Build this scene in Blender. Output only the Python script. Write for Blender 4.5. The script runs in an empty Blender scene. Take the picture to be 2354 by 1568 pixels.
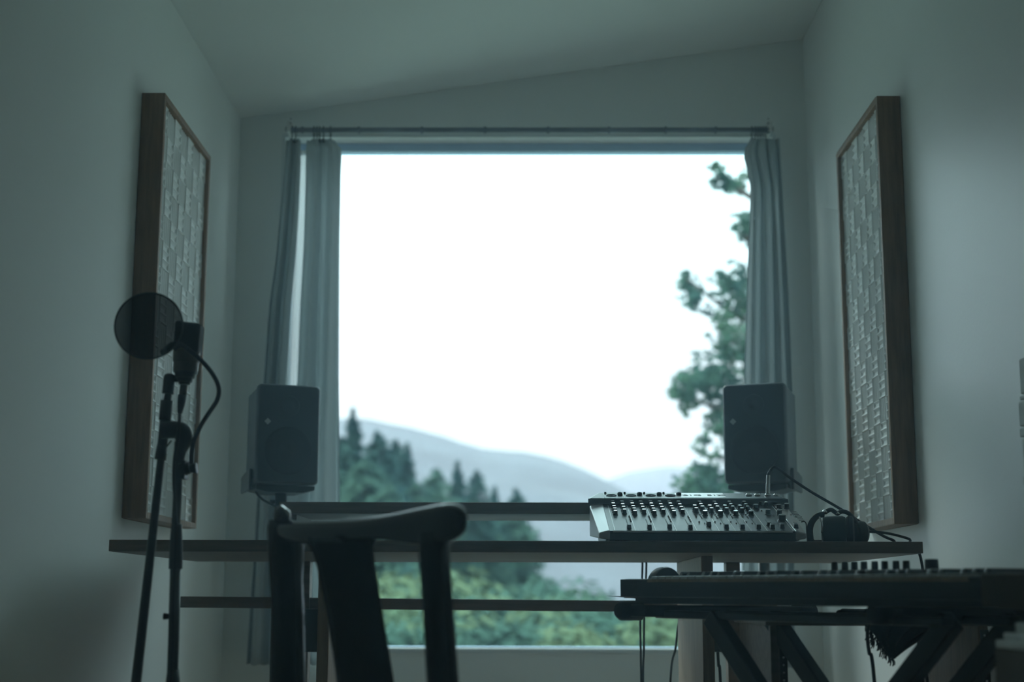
import bpy, bmesh, math, random
from mathutils import Vector, Matrix, noise
random.seed(7)
S = bpy.context.scene
COL = S.collection
R = math.radians

# ------------------------------------------------------------------ camera
F = 3400.0                       # focal length in pixels of the 2354 wide frame
CAMZ = 0.59
_y = Vector((35, -596, -F)).normalized()
_z = Vector((57, (F * F + 35 * 57) / 596.0, -F)).normalized()
_x = _y.cross(_z).normalized()
RW = Matrix((_x, _y, _z))        # camera vector -> world vector
CP = Vector((0, 0, CAMZ))
cd = bpy.data.cameras.new('camera'); cam = bpy.data.objects.new('camera', cd); COL.objects.link(cam)
cam.matrix_world = Matrix.Translation(CP) @ RW.to_4x4()
cd.sensor_width = 36; cd.lens = F / 2354 * 36
cd.clip_start = 0.05; cd.clip_end = 6000
cd.dof.use_dof = True; cd.dof.focus_distance = 3.4; cd.dof.aperture_fstop = 2.7
S.camera = cam

# ------------------------------------------------------------------ sky light
w = bpy.data.worlds.new('overcast_sky'); S.world = w; w.use_nodes = True
nt = w.node_tree; nt.nodes.clear()
out = nt.nodes.new('ShaderNodeOutputWorld'); bg = nt.nodes.new('ShaderNodeBackground')
tc = nt.nodes.new('ShaderNodeTexCoord'); sx = nt.nodes.new('ShaderNodeSeparateXYZ'); cr = nt.nodes.new('ShaderNodeValToRGB')
nt.links.new(tc.outputs['Generated'], sx.inputs[0]); nt.links.new(sx.outputs['Z'], cr.inputs[0])
nt.links.new(cr.outputs[0], bg.inputs[0]); nt.links.new(bg.outputs[0], out.inputs[0])
e = cr.color_ramp.elements
e[0].position = 0.0; e[0].color = (0.30, 0.40, 0.42, 1)
e[1].position = 1.0; e[1].color = (3.7, 5.7, 6.4, 1)
for p, c in ((0.02, (0.78, 0.86, 0.90)), (0.10, (0.86, 0.94, 0.97)), (0.16, (0.96, 1.02, 1.04)), (0.21, (1.35, 1.75, 1.9)), (0.30, (1.95, 2.8, 3.05)), (0.55, (3.2, 4.9, 5.35))):
    k = e.new(p); k.color = (*c, 1)
bg.inputs[1].default_value = 1.0
# soft sun behind thin cloud, high on the left outside the window
sl_ = bpy.data.lights.new('veiled_sun', 'SUN'); sl_.energy = 3.6; sl_.angle = R(32); sl_.color = (.86, .96, .94)
so = bpy.data.objects.new('veiled_sun', sl_); COL.objects.link(so)
_d = Vector((math.sin(R(36))*math.cos(R(44)), -math.cos(R(36))*math.cos(R(44)), -math.sin(R(44))))
so.rotation_euler = _d.to_track_quat('-Z', 'Y').to_euler()
S.view_settings.view_transform = 'Standard'; S.view_settings.look = 'None'
S.view_settings.exposure = 0.0; S.view_settings.gamma = 1.0; S.view_settings.use_curve_mapping = False
S.cycles.max_bounces = 10; S.cycles.diffuse_bounces = 6; S.cycles.transparent_max_bounces = 16
S.cycles.volume_bounces = 1

# ------------------------------------------------------------------ helpers
def ray(px, py):
    return RW @ Vector((px - 1177, 784 - py, -F))
def at(px, py, Y):
    d = ray(px, py); return CP + d * (Y / d.y)
def atx(px, py, X):
    d = ray(px, py); return CP + d * (X / d.x)
def lerp(a, b, t): return a + (b - a) * t

class MB:
    def __init__(s, M=None): s.v = []; s.f = []; s.sm = []; s.M = M
    def add(s, vs, fs, smooth=False):
        b = len(s.v)
        for p in vs:
            p = Vector(p); s.v.append(s.M @ p if s.M else p)
        for q in fs: s.f.append([b + i for i in q]); s.sm.append(smooth)
        return s
    def box(s, a, b, T=None):
        x0, y0, z0 = a; x1, y1, z1 = b
        vs = [Vector(p) for p in ((x0,y0,z0),(x1,y0,z0),(x1,y1,z0),(x0,y1,z0),(x0,y0,z1),(x1,y0,z1),(x1,y1,z1),(x0,y1,z1))]
        if T: vs = [T @ p for p in vs]
        return s.add(vs, [(0,3,2,1),(4,5,6,7),(0,1,5,4),(1,2,6,5),(2,3,7,6),(3,0,4,7)])
    def hexa(s, vs):
        return s.add(vs, [(0,3,2,1),(4,5,6,7),(0,1,5,4),(1,2,6,5),(2,3,7,6),(3,0,4,7)])
    def prism(s, poly, axis_vec):
        """poly: list of 3D points, extruded by axis_vec"""
        n = len(poly); A = [Vector(p) for p in poly]; B = [p + Vector(axis_vec) for p in A]
        fs = [tuple(range(n))[::-1], tuple(range(n, 2*n))] + [(i, (i+1) % n, n + (i+1) % n, n + i) for i in range(n)]
        return s.add(A + B, fs)
    def tube(s, pts, rad, n=12, cap=True, flat=1.0):
        P = [Vector(p) for p in pts]
        if not hasattr(rad, '__len__'): rad = [rad] * len(P)
        vs = []; up = None
        for i, p in enumerate(P):
            d = (P[min(i+1, len(P)-1)] - P[max(i-1, 0)])
            if d.length < 1e-9: d = Vector((0,0,1))
            d.normalize()
            if up is None:
                up = d.orthogonal().normalized()
            up = (up - d * up.dot(d)); up = up.normalized() if up.length > 1e-6 else d.orthogonal().normalized()
            sd = d.cross(up)
            for k in range(n):
                a = 2 * math.pi * k / n
                vs.append(p + (up * math.cos(a) + sd * math.sin(a) * flat) * rad[i])
        fs = [(i*n + k, i*n + (k+1) % n, (i+1)*n + (k+1) % n, (i+1)*n + k) for i in range(len(P)-1) for k in range(n)]
        s.add(vs, fs, True)
        if cap:
            b = len(s.v) - len(vs)
            s.f.append([b + k for k in range(n)][::-1]); s.sm.append(False)
            s.f.append([b + (len(P)-1)*n + k for k in range(n)]); s.sm.append(False)
        return s
    def lathe(s, base, axis, prof, n=24):
        """prof: list of (r, h) along axis"""
        base = Vector(base); ax = Vector(axis).normalized()
        segs = [[prof[0]]]
        for i in range(1, len(prof)):
            segs[-1].append(prof[i])
            if i < len(prof)-1:
                a1 = math.atan2(prof[i][1]-prof[i-1][1], prof[i][0]-prof[i-1][0]); a2 = math.atan2(prof[i+1][1]-prof[i][1], prof[i+1][0]-prof[i][0])
                if abs((a2-a1+math.pi) % (2*math.pi) - math.pi) > R(38): segs.append([prof[i]])
        if len(segs) > 1:
            for q in segs: s.lathe(base, axis, q, n)
            return s
        pts = [base + ax * h for r, h in prof]
        up = ax.orthogonal().normalized(); sd = ax.cross(up); vs = []
        for (r, h), p in zip(prof, pts):
            for k in range(n):
                a = 2*math.pi*k/n; vs.append(p + (up*math.cos(a) + sd*math.sin(a)) * max(r, 1e-5))
        fs = [(i*n + k, i*n + (k+1) % n, (i+1)*n + (k+1) % n, (i+1)*n + k) for i in range(len(prof)-1) for k in range(n)]
        s.add(vs, fs, True)
        return s
    def sphere(s, c, r, n=16, m=10):
        rx, ry, rz = r if hasattr(r, '__len__') else (r, r, r); c = Vector(c); vs = []
        for j in range(m + 1):
            t = math.pi * j / m
            for k in range(n):
                a = 2*math.pi*k/n
                vs.append(c + Vector((rx*math.sin(t)*math.cos(a), ry*math.sin(t)*math.sin(a), rz*math.cos(t))))
        fs = [(j*n + k, (j+1)*n + k, (j+1)*n + (k+1) % n, j*n + (k+1) % n) for j in range(m) for k in range(n)]
        return s.add(vs, fs, True)
    def grid(s, fn, nu, nv, smooth=True):
        vs = [fn(i/(nu-1), j/(nv-1)) for j in range(nv) for i in range(nu)]
        fs = [(j*nu+i, j*nu+i+1, (j+1)*nu+i+1, (j+1)*nu+i) for j in range(nv-1) for i in range(nu-1)]
        return s.add(vs, fs, smooth)
    def build(s, name, mat, parent=None, loc=None, bevel=0, seg=2, subsurf=0, angle=40, solid=0):
        org = parent['_o'] if parent is not None else (tuple(loc) if loc is not None else (0,0,0))
        o0 = Vector(org)
        me = bpy.data.meshes.new(name)
        me.from_pydata([tuple(p - o0) for p in s.v], [], s.f)
        me.polygons.foreach_set('use_smooth', s.sm); me.update()
        bm = bmesh.new(); bm.from_mesh(me)
        if bevel or subsurf: bmesh.ops.remove_doubles(bm, verts=bm.verts, dist=1e-5)
        if len(bm.faces) < 60000 and not getattr(s, 'raw', False): bmesh.ops.recalc_face_normals(bm, faces=bm.faces)
        bm.to_mesh(me); bm.free()
        o = bpy.data.objects.new(name, me); COL.objects.link(o)
        if isinstance(mat, (list, tuple)):
            for m in mat: me.materials.append(m)
        else: me.materials.append(mat)
        if parent is not None: o.parent = parent
        else: o.location = o0
        o['_o'] = tuple(o0)
        if solid:
            md = o.modifiers.new('thick', 'SOLIDIFY'); md.thickness = solid; md.offset = 0
        if bevel:
            md = o.modifiers.new('bevel', 'BEVEL'); md.width = bevel; md.segments = seg; md.limit_method = 'ANGLE'; md.angle_limit = R(angle)
        if subsurf:
            md = o.modifiers.new('sub', 'SUBSURF'); md.levels = subsurf; md.render_levels = subsurf
        return o

def tag(o, label=None, cat=None, group=None, kind=None):
    if label: o['label'] = label
    if cat: o['category'] = cat
    if group: o['group'] = group
    if kind: o['kind'] = kind
    return o
def thing(name, loc, label, cat, group=None):
    o = bpy.data.objects.new(name, None); COL.objects.link(o); o.location = loc; o['_o'] = tuple(loc)
    o.empty_display_size = 0.05
    return tag(o, label, cat, group)
def copy_thing(root, loc, label=None, scale=None, rotz=0):
    r = root.copy(); COL.objects.link(r); r.location = loc; r.rotation_euler = (0, 0, rotz); r['_o'] = tuple(loc)
    if scale: r.scale = scale if hasattr(scale, '__len__') else (scale,)*3
    if label: r['label'] = label
    for ch in [c for c in COL.objects if c.parent == root]:
        c = ch.copy(); COL.objects.link(c); c.parent = r
    return r

# ------------------------------------------------------------------ materials
def mat(name, col, rough=0.6, metal=0, spec=0.5, bump=0, bscale=200, vary=0, vscale=8, coat=0, trans=0, stretch=(1,1,1)):
    m = bpy.data.materials.new(name); m.use_nodes = True
    n = m.node_tree; b = n.nodes['Principled BSDF']
    b.inputs['Base Color'].default_value = (*col, 1); b.inputs['Roughness'].default_value = rough
    b.inputs['Metallic'].default_value = metal; b.inputs['Specular IOR Level'].default_value = spec
    b.inputs['Coat Weight'].default_value = coat
    t = n.nodes.new('ShaderNodeTexCoord'); mp = n.nodes.new('ShaderNodeMapping'); mp.inputs['Scale'].default_value = stretch
    n.links.new(t.outputs['Object'], mp.inputs[0])
    nz = n.nodes.new('ShaderNodeTexNoise'); nz.inputs['Scale'].default_value = vscale; nz.inputs['Detail'].default_value = 5
    n.links.new(mp.outputs[0], nz.inputs['Vector'])
    r = n.nodes.new('ShaderNodeValToRGB')
    v = vary
    r.color_ramp.elements[0].position = 0.3; r.color_ramp.elements[0].color = (*[c*(1-v) for c in col], 1)
    r.color_ramp.elements[1].position = 0.7; r.color_ramp.elements[1].color = (*[min(1, c*(1+v)) for c in col], 1)
    n.links.new(nz.outputs['Fac'], r.inputs[0]); n.links.new(r.outputs[0], b.inputs['Base Color'])
    if bump:
        nb = n.nodes.new('ShaderNodeTexNoise'); nb.inputs['Scale'].default_value = bscale; nb.inputs['Detail'].default_value = 3
        n.links.new(mp.outputs[0], nb.inputs['Vector'])
        bp = n.nodes.new('ShaderNodeBump'); bp.inputs['Strength'].default_value = bump; bp.inputs['Distance'].default_value = 0.002
        n.links.new(nb.outputs['Fac'], bp.inputs['Height']); n.links.new(bp.outputs[0], b.inputs['Normal'])
    return m
def fabric(name, col, tr, tcol=None, weave=900, opacity=1.0):
    m = bpy.data.materials.new(name); m.use_nodes = True; n = m.node_tree; n.nodes.clear()
    o = n.nodes.new('ShaderNodeOutputMaterial'); d = n.nodes.new('ShaderNodeBsdfDiffuse'); t = n.nodes.new('ShaderNodeBsdfTranslucent')
    mx = n.nodes.new('ShaderNodeMixShader'); mx.inputs[0].default_value = tr
    tcn = n.nodes.new('ShaderNodeTexCoord'); nz = n.nodes.new('ShaderNodeTexNoise'); nz.inputs['Scale'].default_value = 18; nz.inputs['Detail'].default_value = 6
    mp = n.nodes.new('ShaderNodeMapping'); mp.inputs['Scale'].default_value = (6, 6, 1)
    n.links.new(tcn.outputs['Object'], mp.inputs[0]); n.links.new(mp.outputs[0], nz.inputs['Vector'])
    r = n.nodes.new('ShaderNodeValToRGB'); r.color_ramp.elements[0].color = (*[c*.86 for c in col], 1); r.color_ramp.elements[1].color = (*col, 1)
    n.links.new(nz.outputs['Fac'], r.inputs[0]); n.links.new(r.outputs[0], d.inputs[0])
    n.links.new(r.outputs[0], t.inputs[0])
    n.links.new(d.outputs[0], mx.inputs[1]); n.links.new(t.outputs[0], mx.inputs[2])
    if opacity < 1:
        tp = n.nodes.new('ShaderNodeBsdfTransparent'); m2 = n.nodes.new('ShaderNodeMixShader'); m2.inputs[0].default_value = opacity
        n.links.new(tp.outputs[0], m2.inputs[1]); n.links.new(mx.outputs[0], m2.inputs[2]); n.links.new(m2.outputs[0], o.inputs[0])
    else: n.links.new(mx.outputs[0], o.inputs[0])
    return m
def leafmat(name, a, b, sc=1.2):
    m = bpy.data.materials.new(name); m.use_nodes = True; n = m.node_tree; n.nodes.clear()
    o = n.nodes.new('ShaderNodeOutputMaterial'); d = n.nodes.new('ShaderNodeBsdfDiffuse'); t = n.nodes.new('ShaderNodeBsdfTranslucent')
    mx = n.nodes.new('ShaderNodeMixShader'); mx.inputs[0].default_value = 0.25
    g = n.nodes.new('ShaderNodeTexCoord'); nz = n.nodes.new('ShaderNodeTexNoise'); nz.inputs['Scale'].default_value = sc; nz.inputs['Detail'].default_value = 4
    r = n.nodes.new('ShaderNodeValToRGB'); r.color_ramp.elements[0].position = .38; r.color_ramp.elements[1].position = .62
    r.color_ramp.elements[0].color = (*a, 1); r.color_ramp.elements[1].color = (*b, 1)
    n.links.new(g.outputs['Object'], nz.inputs['Vector']); n.links.new(nz.outputs['Fac'], r.inputs[0])
    n.links.new(r.outputs[0], d.inputs[0]); n.links.new(r.outputs[0], t.inputs[0])
    n.links.new(d.outputs[0], mx.inputs[1]); n.links.new(t.outputs[0], mx.inputs[2]); n.links.new(mx.outputs[0], o.inputs[0])
    return m

M_wall = mat('wall_paint', (.84, .86, .85), .80, spec=.12, bump=.12, bscale=90)
M_wallr = mat('eggshell_wall_paint', (.84, .86, .85), .42, spec=.5, bump=.15, bscale=90)
M_ceil = mat('ceiling_paint', (.84, .86, .85), .8, spec=.12, bump=.05, bscale=90)
M_trim = mat('window_trim_paint', (.72, .76, .77), .45)
M_wframe = mat('blue_glare_window_frame', (.52, .70, .92), .4)  # blue glare around the window is put into the frame colour
M_floor = mat('floor_boards', (.48, .39, .30), .45, vary=.2, vscale=4, stretch=(8,1,1))
M_walnut = mat('panel_wood', (.25, .135, .07), .55, vary=.28, vscale=14, stretch=(6,6,.6), bump=.1, bscale=60)
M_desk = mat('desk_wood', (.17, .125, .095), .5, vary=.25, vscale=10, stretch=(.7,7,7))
M_leg = mat('desk_leg_wood', (.36, .265, .185), .5, vary=.18, vscale=12, stretch=(7,7,.6))  # brown raised so that shaded wood faces look lit
M_foam = mat('white_foam', (.93, .94, .95), .8, spec=.1)
M_black = mat('black_plastic', (.022, .03, .034), .45, vary=.1)
M_blacks = mat('satin_black_metal', (.02, .026, .028), .35, vary=.1)
M_spk = mat('speaker_grey_paint', (.035, .05, .062), .5, bump=.08, bscale=400)
M_spkside = mat('speaker_cabinet', (.07, .095, .11), .5)
M_cone = mat('speaker_cone', (.02, .026, .032), .7)
M_logo = mat('pale_logo', (.30, .32, .32), .4)
M_chair = mat('black_lacquered_wood', (.014, .018, .02), .22, coat=.2)
M_gloss = mat('polished_black_lacquer', (.02, .022, .025), .12, coat=1)
M_mix = mat('mixer_panel', (.035, .045, .055), .30, spec=.6)
M_mixtop = mat('mixer_top_panel', (.035, .04, .05), .42, spec=.35)
M_cheek = mat('mixer_side_cheek', (.50, .47, .48), .30, spec=.6)  # pinkish white of reflected sky is put into this colour
M_line = mat('white_panel_print', (.85, .85, .86), .35)
M_knob = mat('dark_knob', (.03, .04, .046), .35)
M_cap = mat('grey_knob_cap', (.75, .76, .78), .16, metal=.5)
M_silver = mat('silver_metal', (.6, .6, .6), .25, metal=1)
M_rubber = mat('black_rubber', (.012, .015, .017), .6)
M_mic = mat('mic_body', (.10, .085, .075), .4, metal=.4)
M_grille = mat('dark_wire_grille', (.03, .032, .034), .75, spec=.2, bump=.4, bscale=900)
M_red = mat('red_badge', (.25, .02, .02), .4)
M_bamboo = mat('weathered_bamboo', (.15, .17, .20), .5, vary=.5, vscale=5)
M_white = mat('white_plastic', (.7, .7, .68), .4)
M_paper = mat('white_paper', (.72, .73, .72), .8, vary=.1)
M_box = mat('brown_box', (.10, .08, .065), .7)
M_cloth = mat('black_wool', (.012, .015, .017), .95, bump=.8, bscale=250)
M_keyw = mat('white_keys', (.6, .6, .6), .3)
M_curt = fabric('linen_curtain', (.62, .66, .67), .5)
M_curt2 = fabric('sheer_curtain', (.80, .80, .80), .60, opacity=.62)
M_bark = mat('bark', (.09, .07, .055), .9, vary=.3)

m = bpy.data.materials.new('window_glass'); m.use_nodes = True; n = m.node_tree; n.nodes.clear()
o_ = n.nodes.new('ShaderNodeOutputMaterial'); tp = n.nodes.new('ShaderNodeBsdfTransparent'); gl = n.nodes.new('ShaderNodeBsdfGlossy'); mx = n.nodes.new('ShaderNodeMixShader')
gl.inputs['Roughness'].default_value = 0.02; fr = n.nodes.new('ShaderNodeFresnel'); fr.inputs[0].default_value = 1.25
tp.inputs[0].default_value = (.97, .985, .98, 1)
n.links.new(fr.outputs[0], mx.inputs[0]); n.links.new(tp.outputs[0], mx.inputs[1]); n.links.new(gl.outputs[0], mx.inputs[2]); n.links.new(mx.outputs[0], o_.inputs[0])
M_glass = m
m = bpy.data.materials.new('black_nylon_mesh'); m.use_nodes = True; n = m.node_tree; n.nodes.clear()
o_ = n.nodes.new('ShaderNodeOutputMaterial'); tp = n.nodes.new('ShaderNodeBsdfTransparent'); df = n.nodes.new('ShaderNodeBsdfDiffuse'); mx = n.nodes.new('ShaderNodeMixShader')
df.inputs[0].default_value = (.015, .02, .022, 1); mx.inputs[0].default_value = .87
tcn = n.nodes.new('ShaderNodeTexCoord')
n.links.new(tp.outputs[0], mx.inputs[1]); n.links.new(df.outputs[0], mx.inputs[2]); n.links.new(mx.outputs[0], o_.inputs[0])
M_nylon = m

# ------------------------------------------------------------------ room shell
YW = 5.0                                       # window wall
XL = at(514, 1380, YW).x; XR = at(1888, 1380, YW).x
YB = -1.6
zl = at(553, 273, YW).z; zr = at(1855, 90, YW).z
def zc(x): return zl + (zr - zl) * (x - XL) / (XR - XL)
WX0 = at(649, 700, YW).x - .005; WX1 = at(1786, 700, YW).x
WZ1 = at(1200, 316, YW).z; WZ0 = at(1200, 1491, YW).z
print('room', XL, XR, zl, zr, 'win', WX0, WX1, WZ0, WZ1)
T = .16
def struct(o): o['kind'] = 'structure'; return o
struct(MB().box((XL-.2, YB-.2, -.1), (XR+.2, YW+.2, 0)).build('floor', M_floor))
mb = MB(); a = [(XL-.001, zc(XL)), (XR+.001, zc(XR))]
mb.hexa([(XL-.15, YB-.15, zc(XL-.15)), (XR+.15, YB-.15, zc(XR+.15)), (XR+.15, YW+.15, zc(XR+.15)), (XL-.15, YW+.15, zc(XL-.15)),
         (XL-.15, YB-.15, zc(XL)+.2), (XR+.15, YB-.15, zc(XR)+.2), (XR+.15, YW+.15, zc(XR)+.2), (XL-.15, YW+.15, zc(XL)+.2)])
struct(mb.build('ceiling', M_ceil))
struct(MB().box((XL-.14, YB-.14, 0), (XL, YW+.14, zc(XL)+.05)).build('wall_left', M_wall))
struct(MB().box((XR, YB-.14, 0), (XR+.14, YW+.14, zc(XR)+.02)).build('wall_right', M_wallr))
struct(MB().box((XL, YB-.14, 0), (XR, YB, 3.0)).build('wall_back', M_desk))
# window wall: four pieces around the opening, one mesh
mb = MB()
mb.box((XL, YW, 0), (XR, YW+T, WZ0)); mb.box((XL, YW, WZ0), (WX0, YW+T, WZ1)); mb.box((WX1, YW, WZ0), (XR, YW+T, WZ1))
mb.hexa([(XL, YW, WZ1), (XR, YW, WZ1), (XR, YW+T, WZ1), (XL, YW+T, WZ1), (XL, YW, zc(XL)+.02), (XR, YW, zc(XR)+.02), (XR, YW+T, zc(XR)+.02), (XL, YW+T, zc(XL)+.02)])
struct(mb.build('wall_front', M_wall))
# window: reveal lining, frame and pane
yf = YW + .07; fh = .028
wn = thing('window_1', ((WX0+WX1)/2, yf, WZ0), None, None); wn['kind'] = 'structure'
mb = MB()
mb.box((WX0, yf, WZ1-fh), (WX1, yf+.05, WZ1)); mb.box((WX0, yf+.012, WZ0), (WX1, yf+.05, WZ0+.004))
mb.box((WX0, yf, WZ0+.0005), (WX0+.02, yf+.05, WZ1-fh)); mb.box((WX1-.02, yf, WZ0+.0005), (WX1, yf+.05, WZ1-fh))
mb.build('window_frame', M_wframe, wn, bevel=.002)
MB().box((WX0+.018, yf+.02, WZ0+.002), (WX1-.018, yf+.026, WZ1-fh+.002)).build('window_pane', M_glass, wn)
struct(MB().box((WX0-.008, YW-.008, WZ0-.016), (WX1+.008, yf, WZ0-.0005)).build('trim_1', M_trim, bevel=.003))   # sill board
mb = MB(); mb.box((WX0-.012, YW-.004, WZ1), (WX1+.012, YW-.0005, WZ1+.012)); mb.box((WX0-.012, YW-.004, WZ0), (WX0, YW-.0005, WZ1))
mb.box((WX1, YW-.004, WZ0), (WX1+.012, YW-.0005, WZ1))
struct(mb.build('trim_2', M_trim))
struct(MB().box((XL+.0005, YB+.02, 0), (XL+.012, YW-.001, .06)).build('baseboard_left', M_trim))
struct(MB().box((XR-.012, YB+.02, 0), (XR-.0005, YW-.001, .06)).build('baseboard_right', M_trim))

# ------------------------------------------------------------------ acoustic panels
def foam_h(u, v, W, H, nc, nr):
    """u,v metres across / up the panel -> relief height"""
    cw, ch = W/nc, H/nr
    i = min(nc-1, int(u/cw)); j = min(nr-1, int(v/ch)); a = u/cw - i; b = v/ch - j
    # basket weave: cells of four upright flutes alternate with cells of three lying scoops
    if (i + j) % 2: k = (a*4) % 1.0; return .0052 - .0026*math.sin(math.pi*k)**.7
    k = (b*3) % 1.0; edge = min(1, min(a, 1-a)*9)
    return .0056 - .0070*(math.sin(math.pi*k)**.9)*edge + .0012
def acoustic_panel(side, X_wall, X_face, Y0, Y1, ytop, ybot, label):
    s = 1 if side == 'left' else -1
    z0 = at(*ybot).z; z1 = at(*ytop).z
    cx = (X_wall + X_face)/2
    root = thing('acoustic_panel', (X_wall, (Y0+Y1)/2, z0), label, 'acoustic panel', 'basket-weave acoustic panels on the side walls')
    xa, xb = sorted((X_wall + s*.001, X_face)); t = .016
    fr = MB()
    fr.box((xa, Y0, z0), (xb, Y0+t, z1)); fr.box((xa, Y1-t, z0), (xb, Y1, z1))
    fr.box((xa, Y0+t, z0), (xb, Y1-t, z0+t)); fr.box((xa, Y0+t, z1-t), (xb, Y1-t, z1))
    fr.build('frame', M_walnut, root, bevel=.0015)
    W, H = Y1-Y0-2*t, z1-z0-2*t; nc = 7; nr = round(H/(W/7*.93)); cx0 = X_face - s*.018
    nu, nv = nc*32+1, nr*30+1
    g = MB()
    g.grid(lambda a, b: Vector((cx0 + s*foam_h(a*W, b*H, W, H, nc, nr), Y0+t + a*W, z0+t + b*H)), nu, nv, False)
    e = X_face - s*.045
    xs = sorted((e, cx0 + s*.0005))
    g.box((xs[0], Y0+t, z0+t), (xs[1], Y1-t, z1-t))
    g.raw = True
    g.build('foam', M_foam, root)
acoustic_panel('left', XL, XL+.062, 3.70, 4.27, (355, 213, 3.70), (305, 1191, 3.70), 'wood-framed white foam panel on the left wall behind the microphone')
acoustic_panel('right', XR, XR-.062, 3.72, 4.24, (2055, 220, 3.72), (2088, 1204, 3.72), 'wood-framed white foam panel on the right wall above the headphones')

# ------------------------------------------------------------------ desk
YD0, YD1 = 3.2, 4.05
ztop = at(1186, 1243, YD0).z; zbot = at(1186, 1270, YD0).z
DX0 = at(250, 1255, YD0).x; DX1 = at(2122, 1258, YD0).x
print('desk', DX0, DX1, ztop, zbot)
desk = thing('desk', ((DX0+DX1)/2, (YD0+YD1)/2, 0), 'long dark wooden desk in front of the window carrying the mixer', 'desk')
MB().box((DX0, YD0, zbot), (DX1, YD1, ztop)).build('desktop', M_desk, desk, bevel=.0015)
pl0 = at(729, 1450, 3.42).x; pl1 = at(756, 1450, 3.42).x; pr0 = at(1615, 1450, 3.42).x; pr1 = at(1642, 1450, 3.42).x
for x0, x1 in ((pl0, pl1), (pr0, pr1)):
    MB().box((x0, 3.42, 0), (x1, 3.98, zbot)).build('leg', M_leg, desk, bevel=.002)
xq = at(682, 1350, 4.0).x
MB().box((xq, 3.98, 0), (at(714, 1350, 4.0).x, 4.03, zbot)).build('rear_leg', M_desk, desk, bevel=.002)
MB().box((at(1668, 1350, 4.0).x, 3.98, 0), (at(1700, 1350, 4.0).x, 4.03, zbot)).build('rear_leg', M_desk, desk, bevel=.002)
cl = at(413, 1384, 3.99); cr_ = at(1700, 1395, 3.99)
MB().hexa([(cl.x, 3.99, at(413,1397,3.99).z), (cr_.x+.1, 3.99, at(1790,1410,3.99).z), (cr_.x+.1, 4.015, at(1790,1410,3.99).z), (cl.x, 4.015, at(413,1397,3.99).z),
           (cl.x, 3.99, at(413,1371,3.99).z), (cr_.x+.1, 3.99, at(1790,1384,3.99).z), (cr_.x+.1, 4.015, at(1790,1384,3.99).z), (cl.x, 4.015, at(413,1371,3.99).z)]).build('crossbar', M_desk, desk, bevel=.0015)
for xa, xb in ((690, 733), (1612, 1670)):
    p = at(xa, 1400, 3.96); q = at(xb, 1499, 3.96)
    MB().box((p.x, 3.95, q.z), (q.x, 3.985, p.z)).build('mounting_plate', M_black, desk, bevel=.002)
# raised rear shelf
YS0, YS1 = 3.66, 3.98
sz1 = at(1000, 1154.5, YS0).z; sz0 = at(1000, 1181, YS0).z; SX0 = at(641, 1165, YS0).x; SX1 = at(1735, 1165, YS0).x
MB().box((SX0, YS0, sz0), (SX1, YS1, sz1)).build('shelf', M_desk, desk, bevel=.0015)
for x in (SX0+.012, SX1-.04):
    MB().box((x, YS0+.05, ztop), (x+.025, YS1-.02, sz0)).build('shelf_support', M_desk, desk, bevel=.001)

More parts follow.
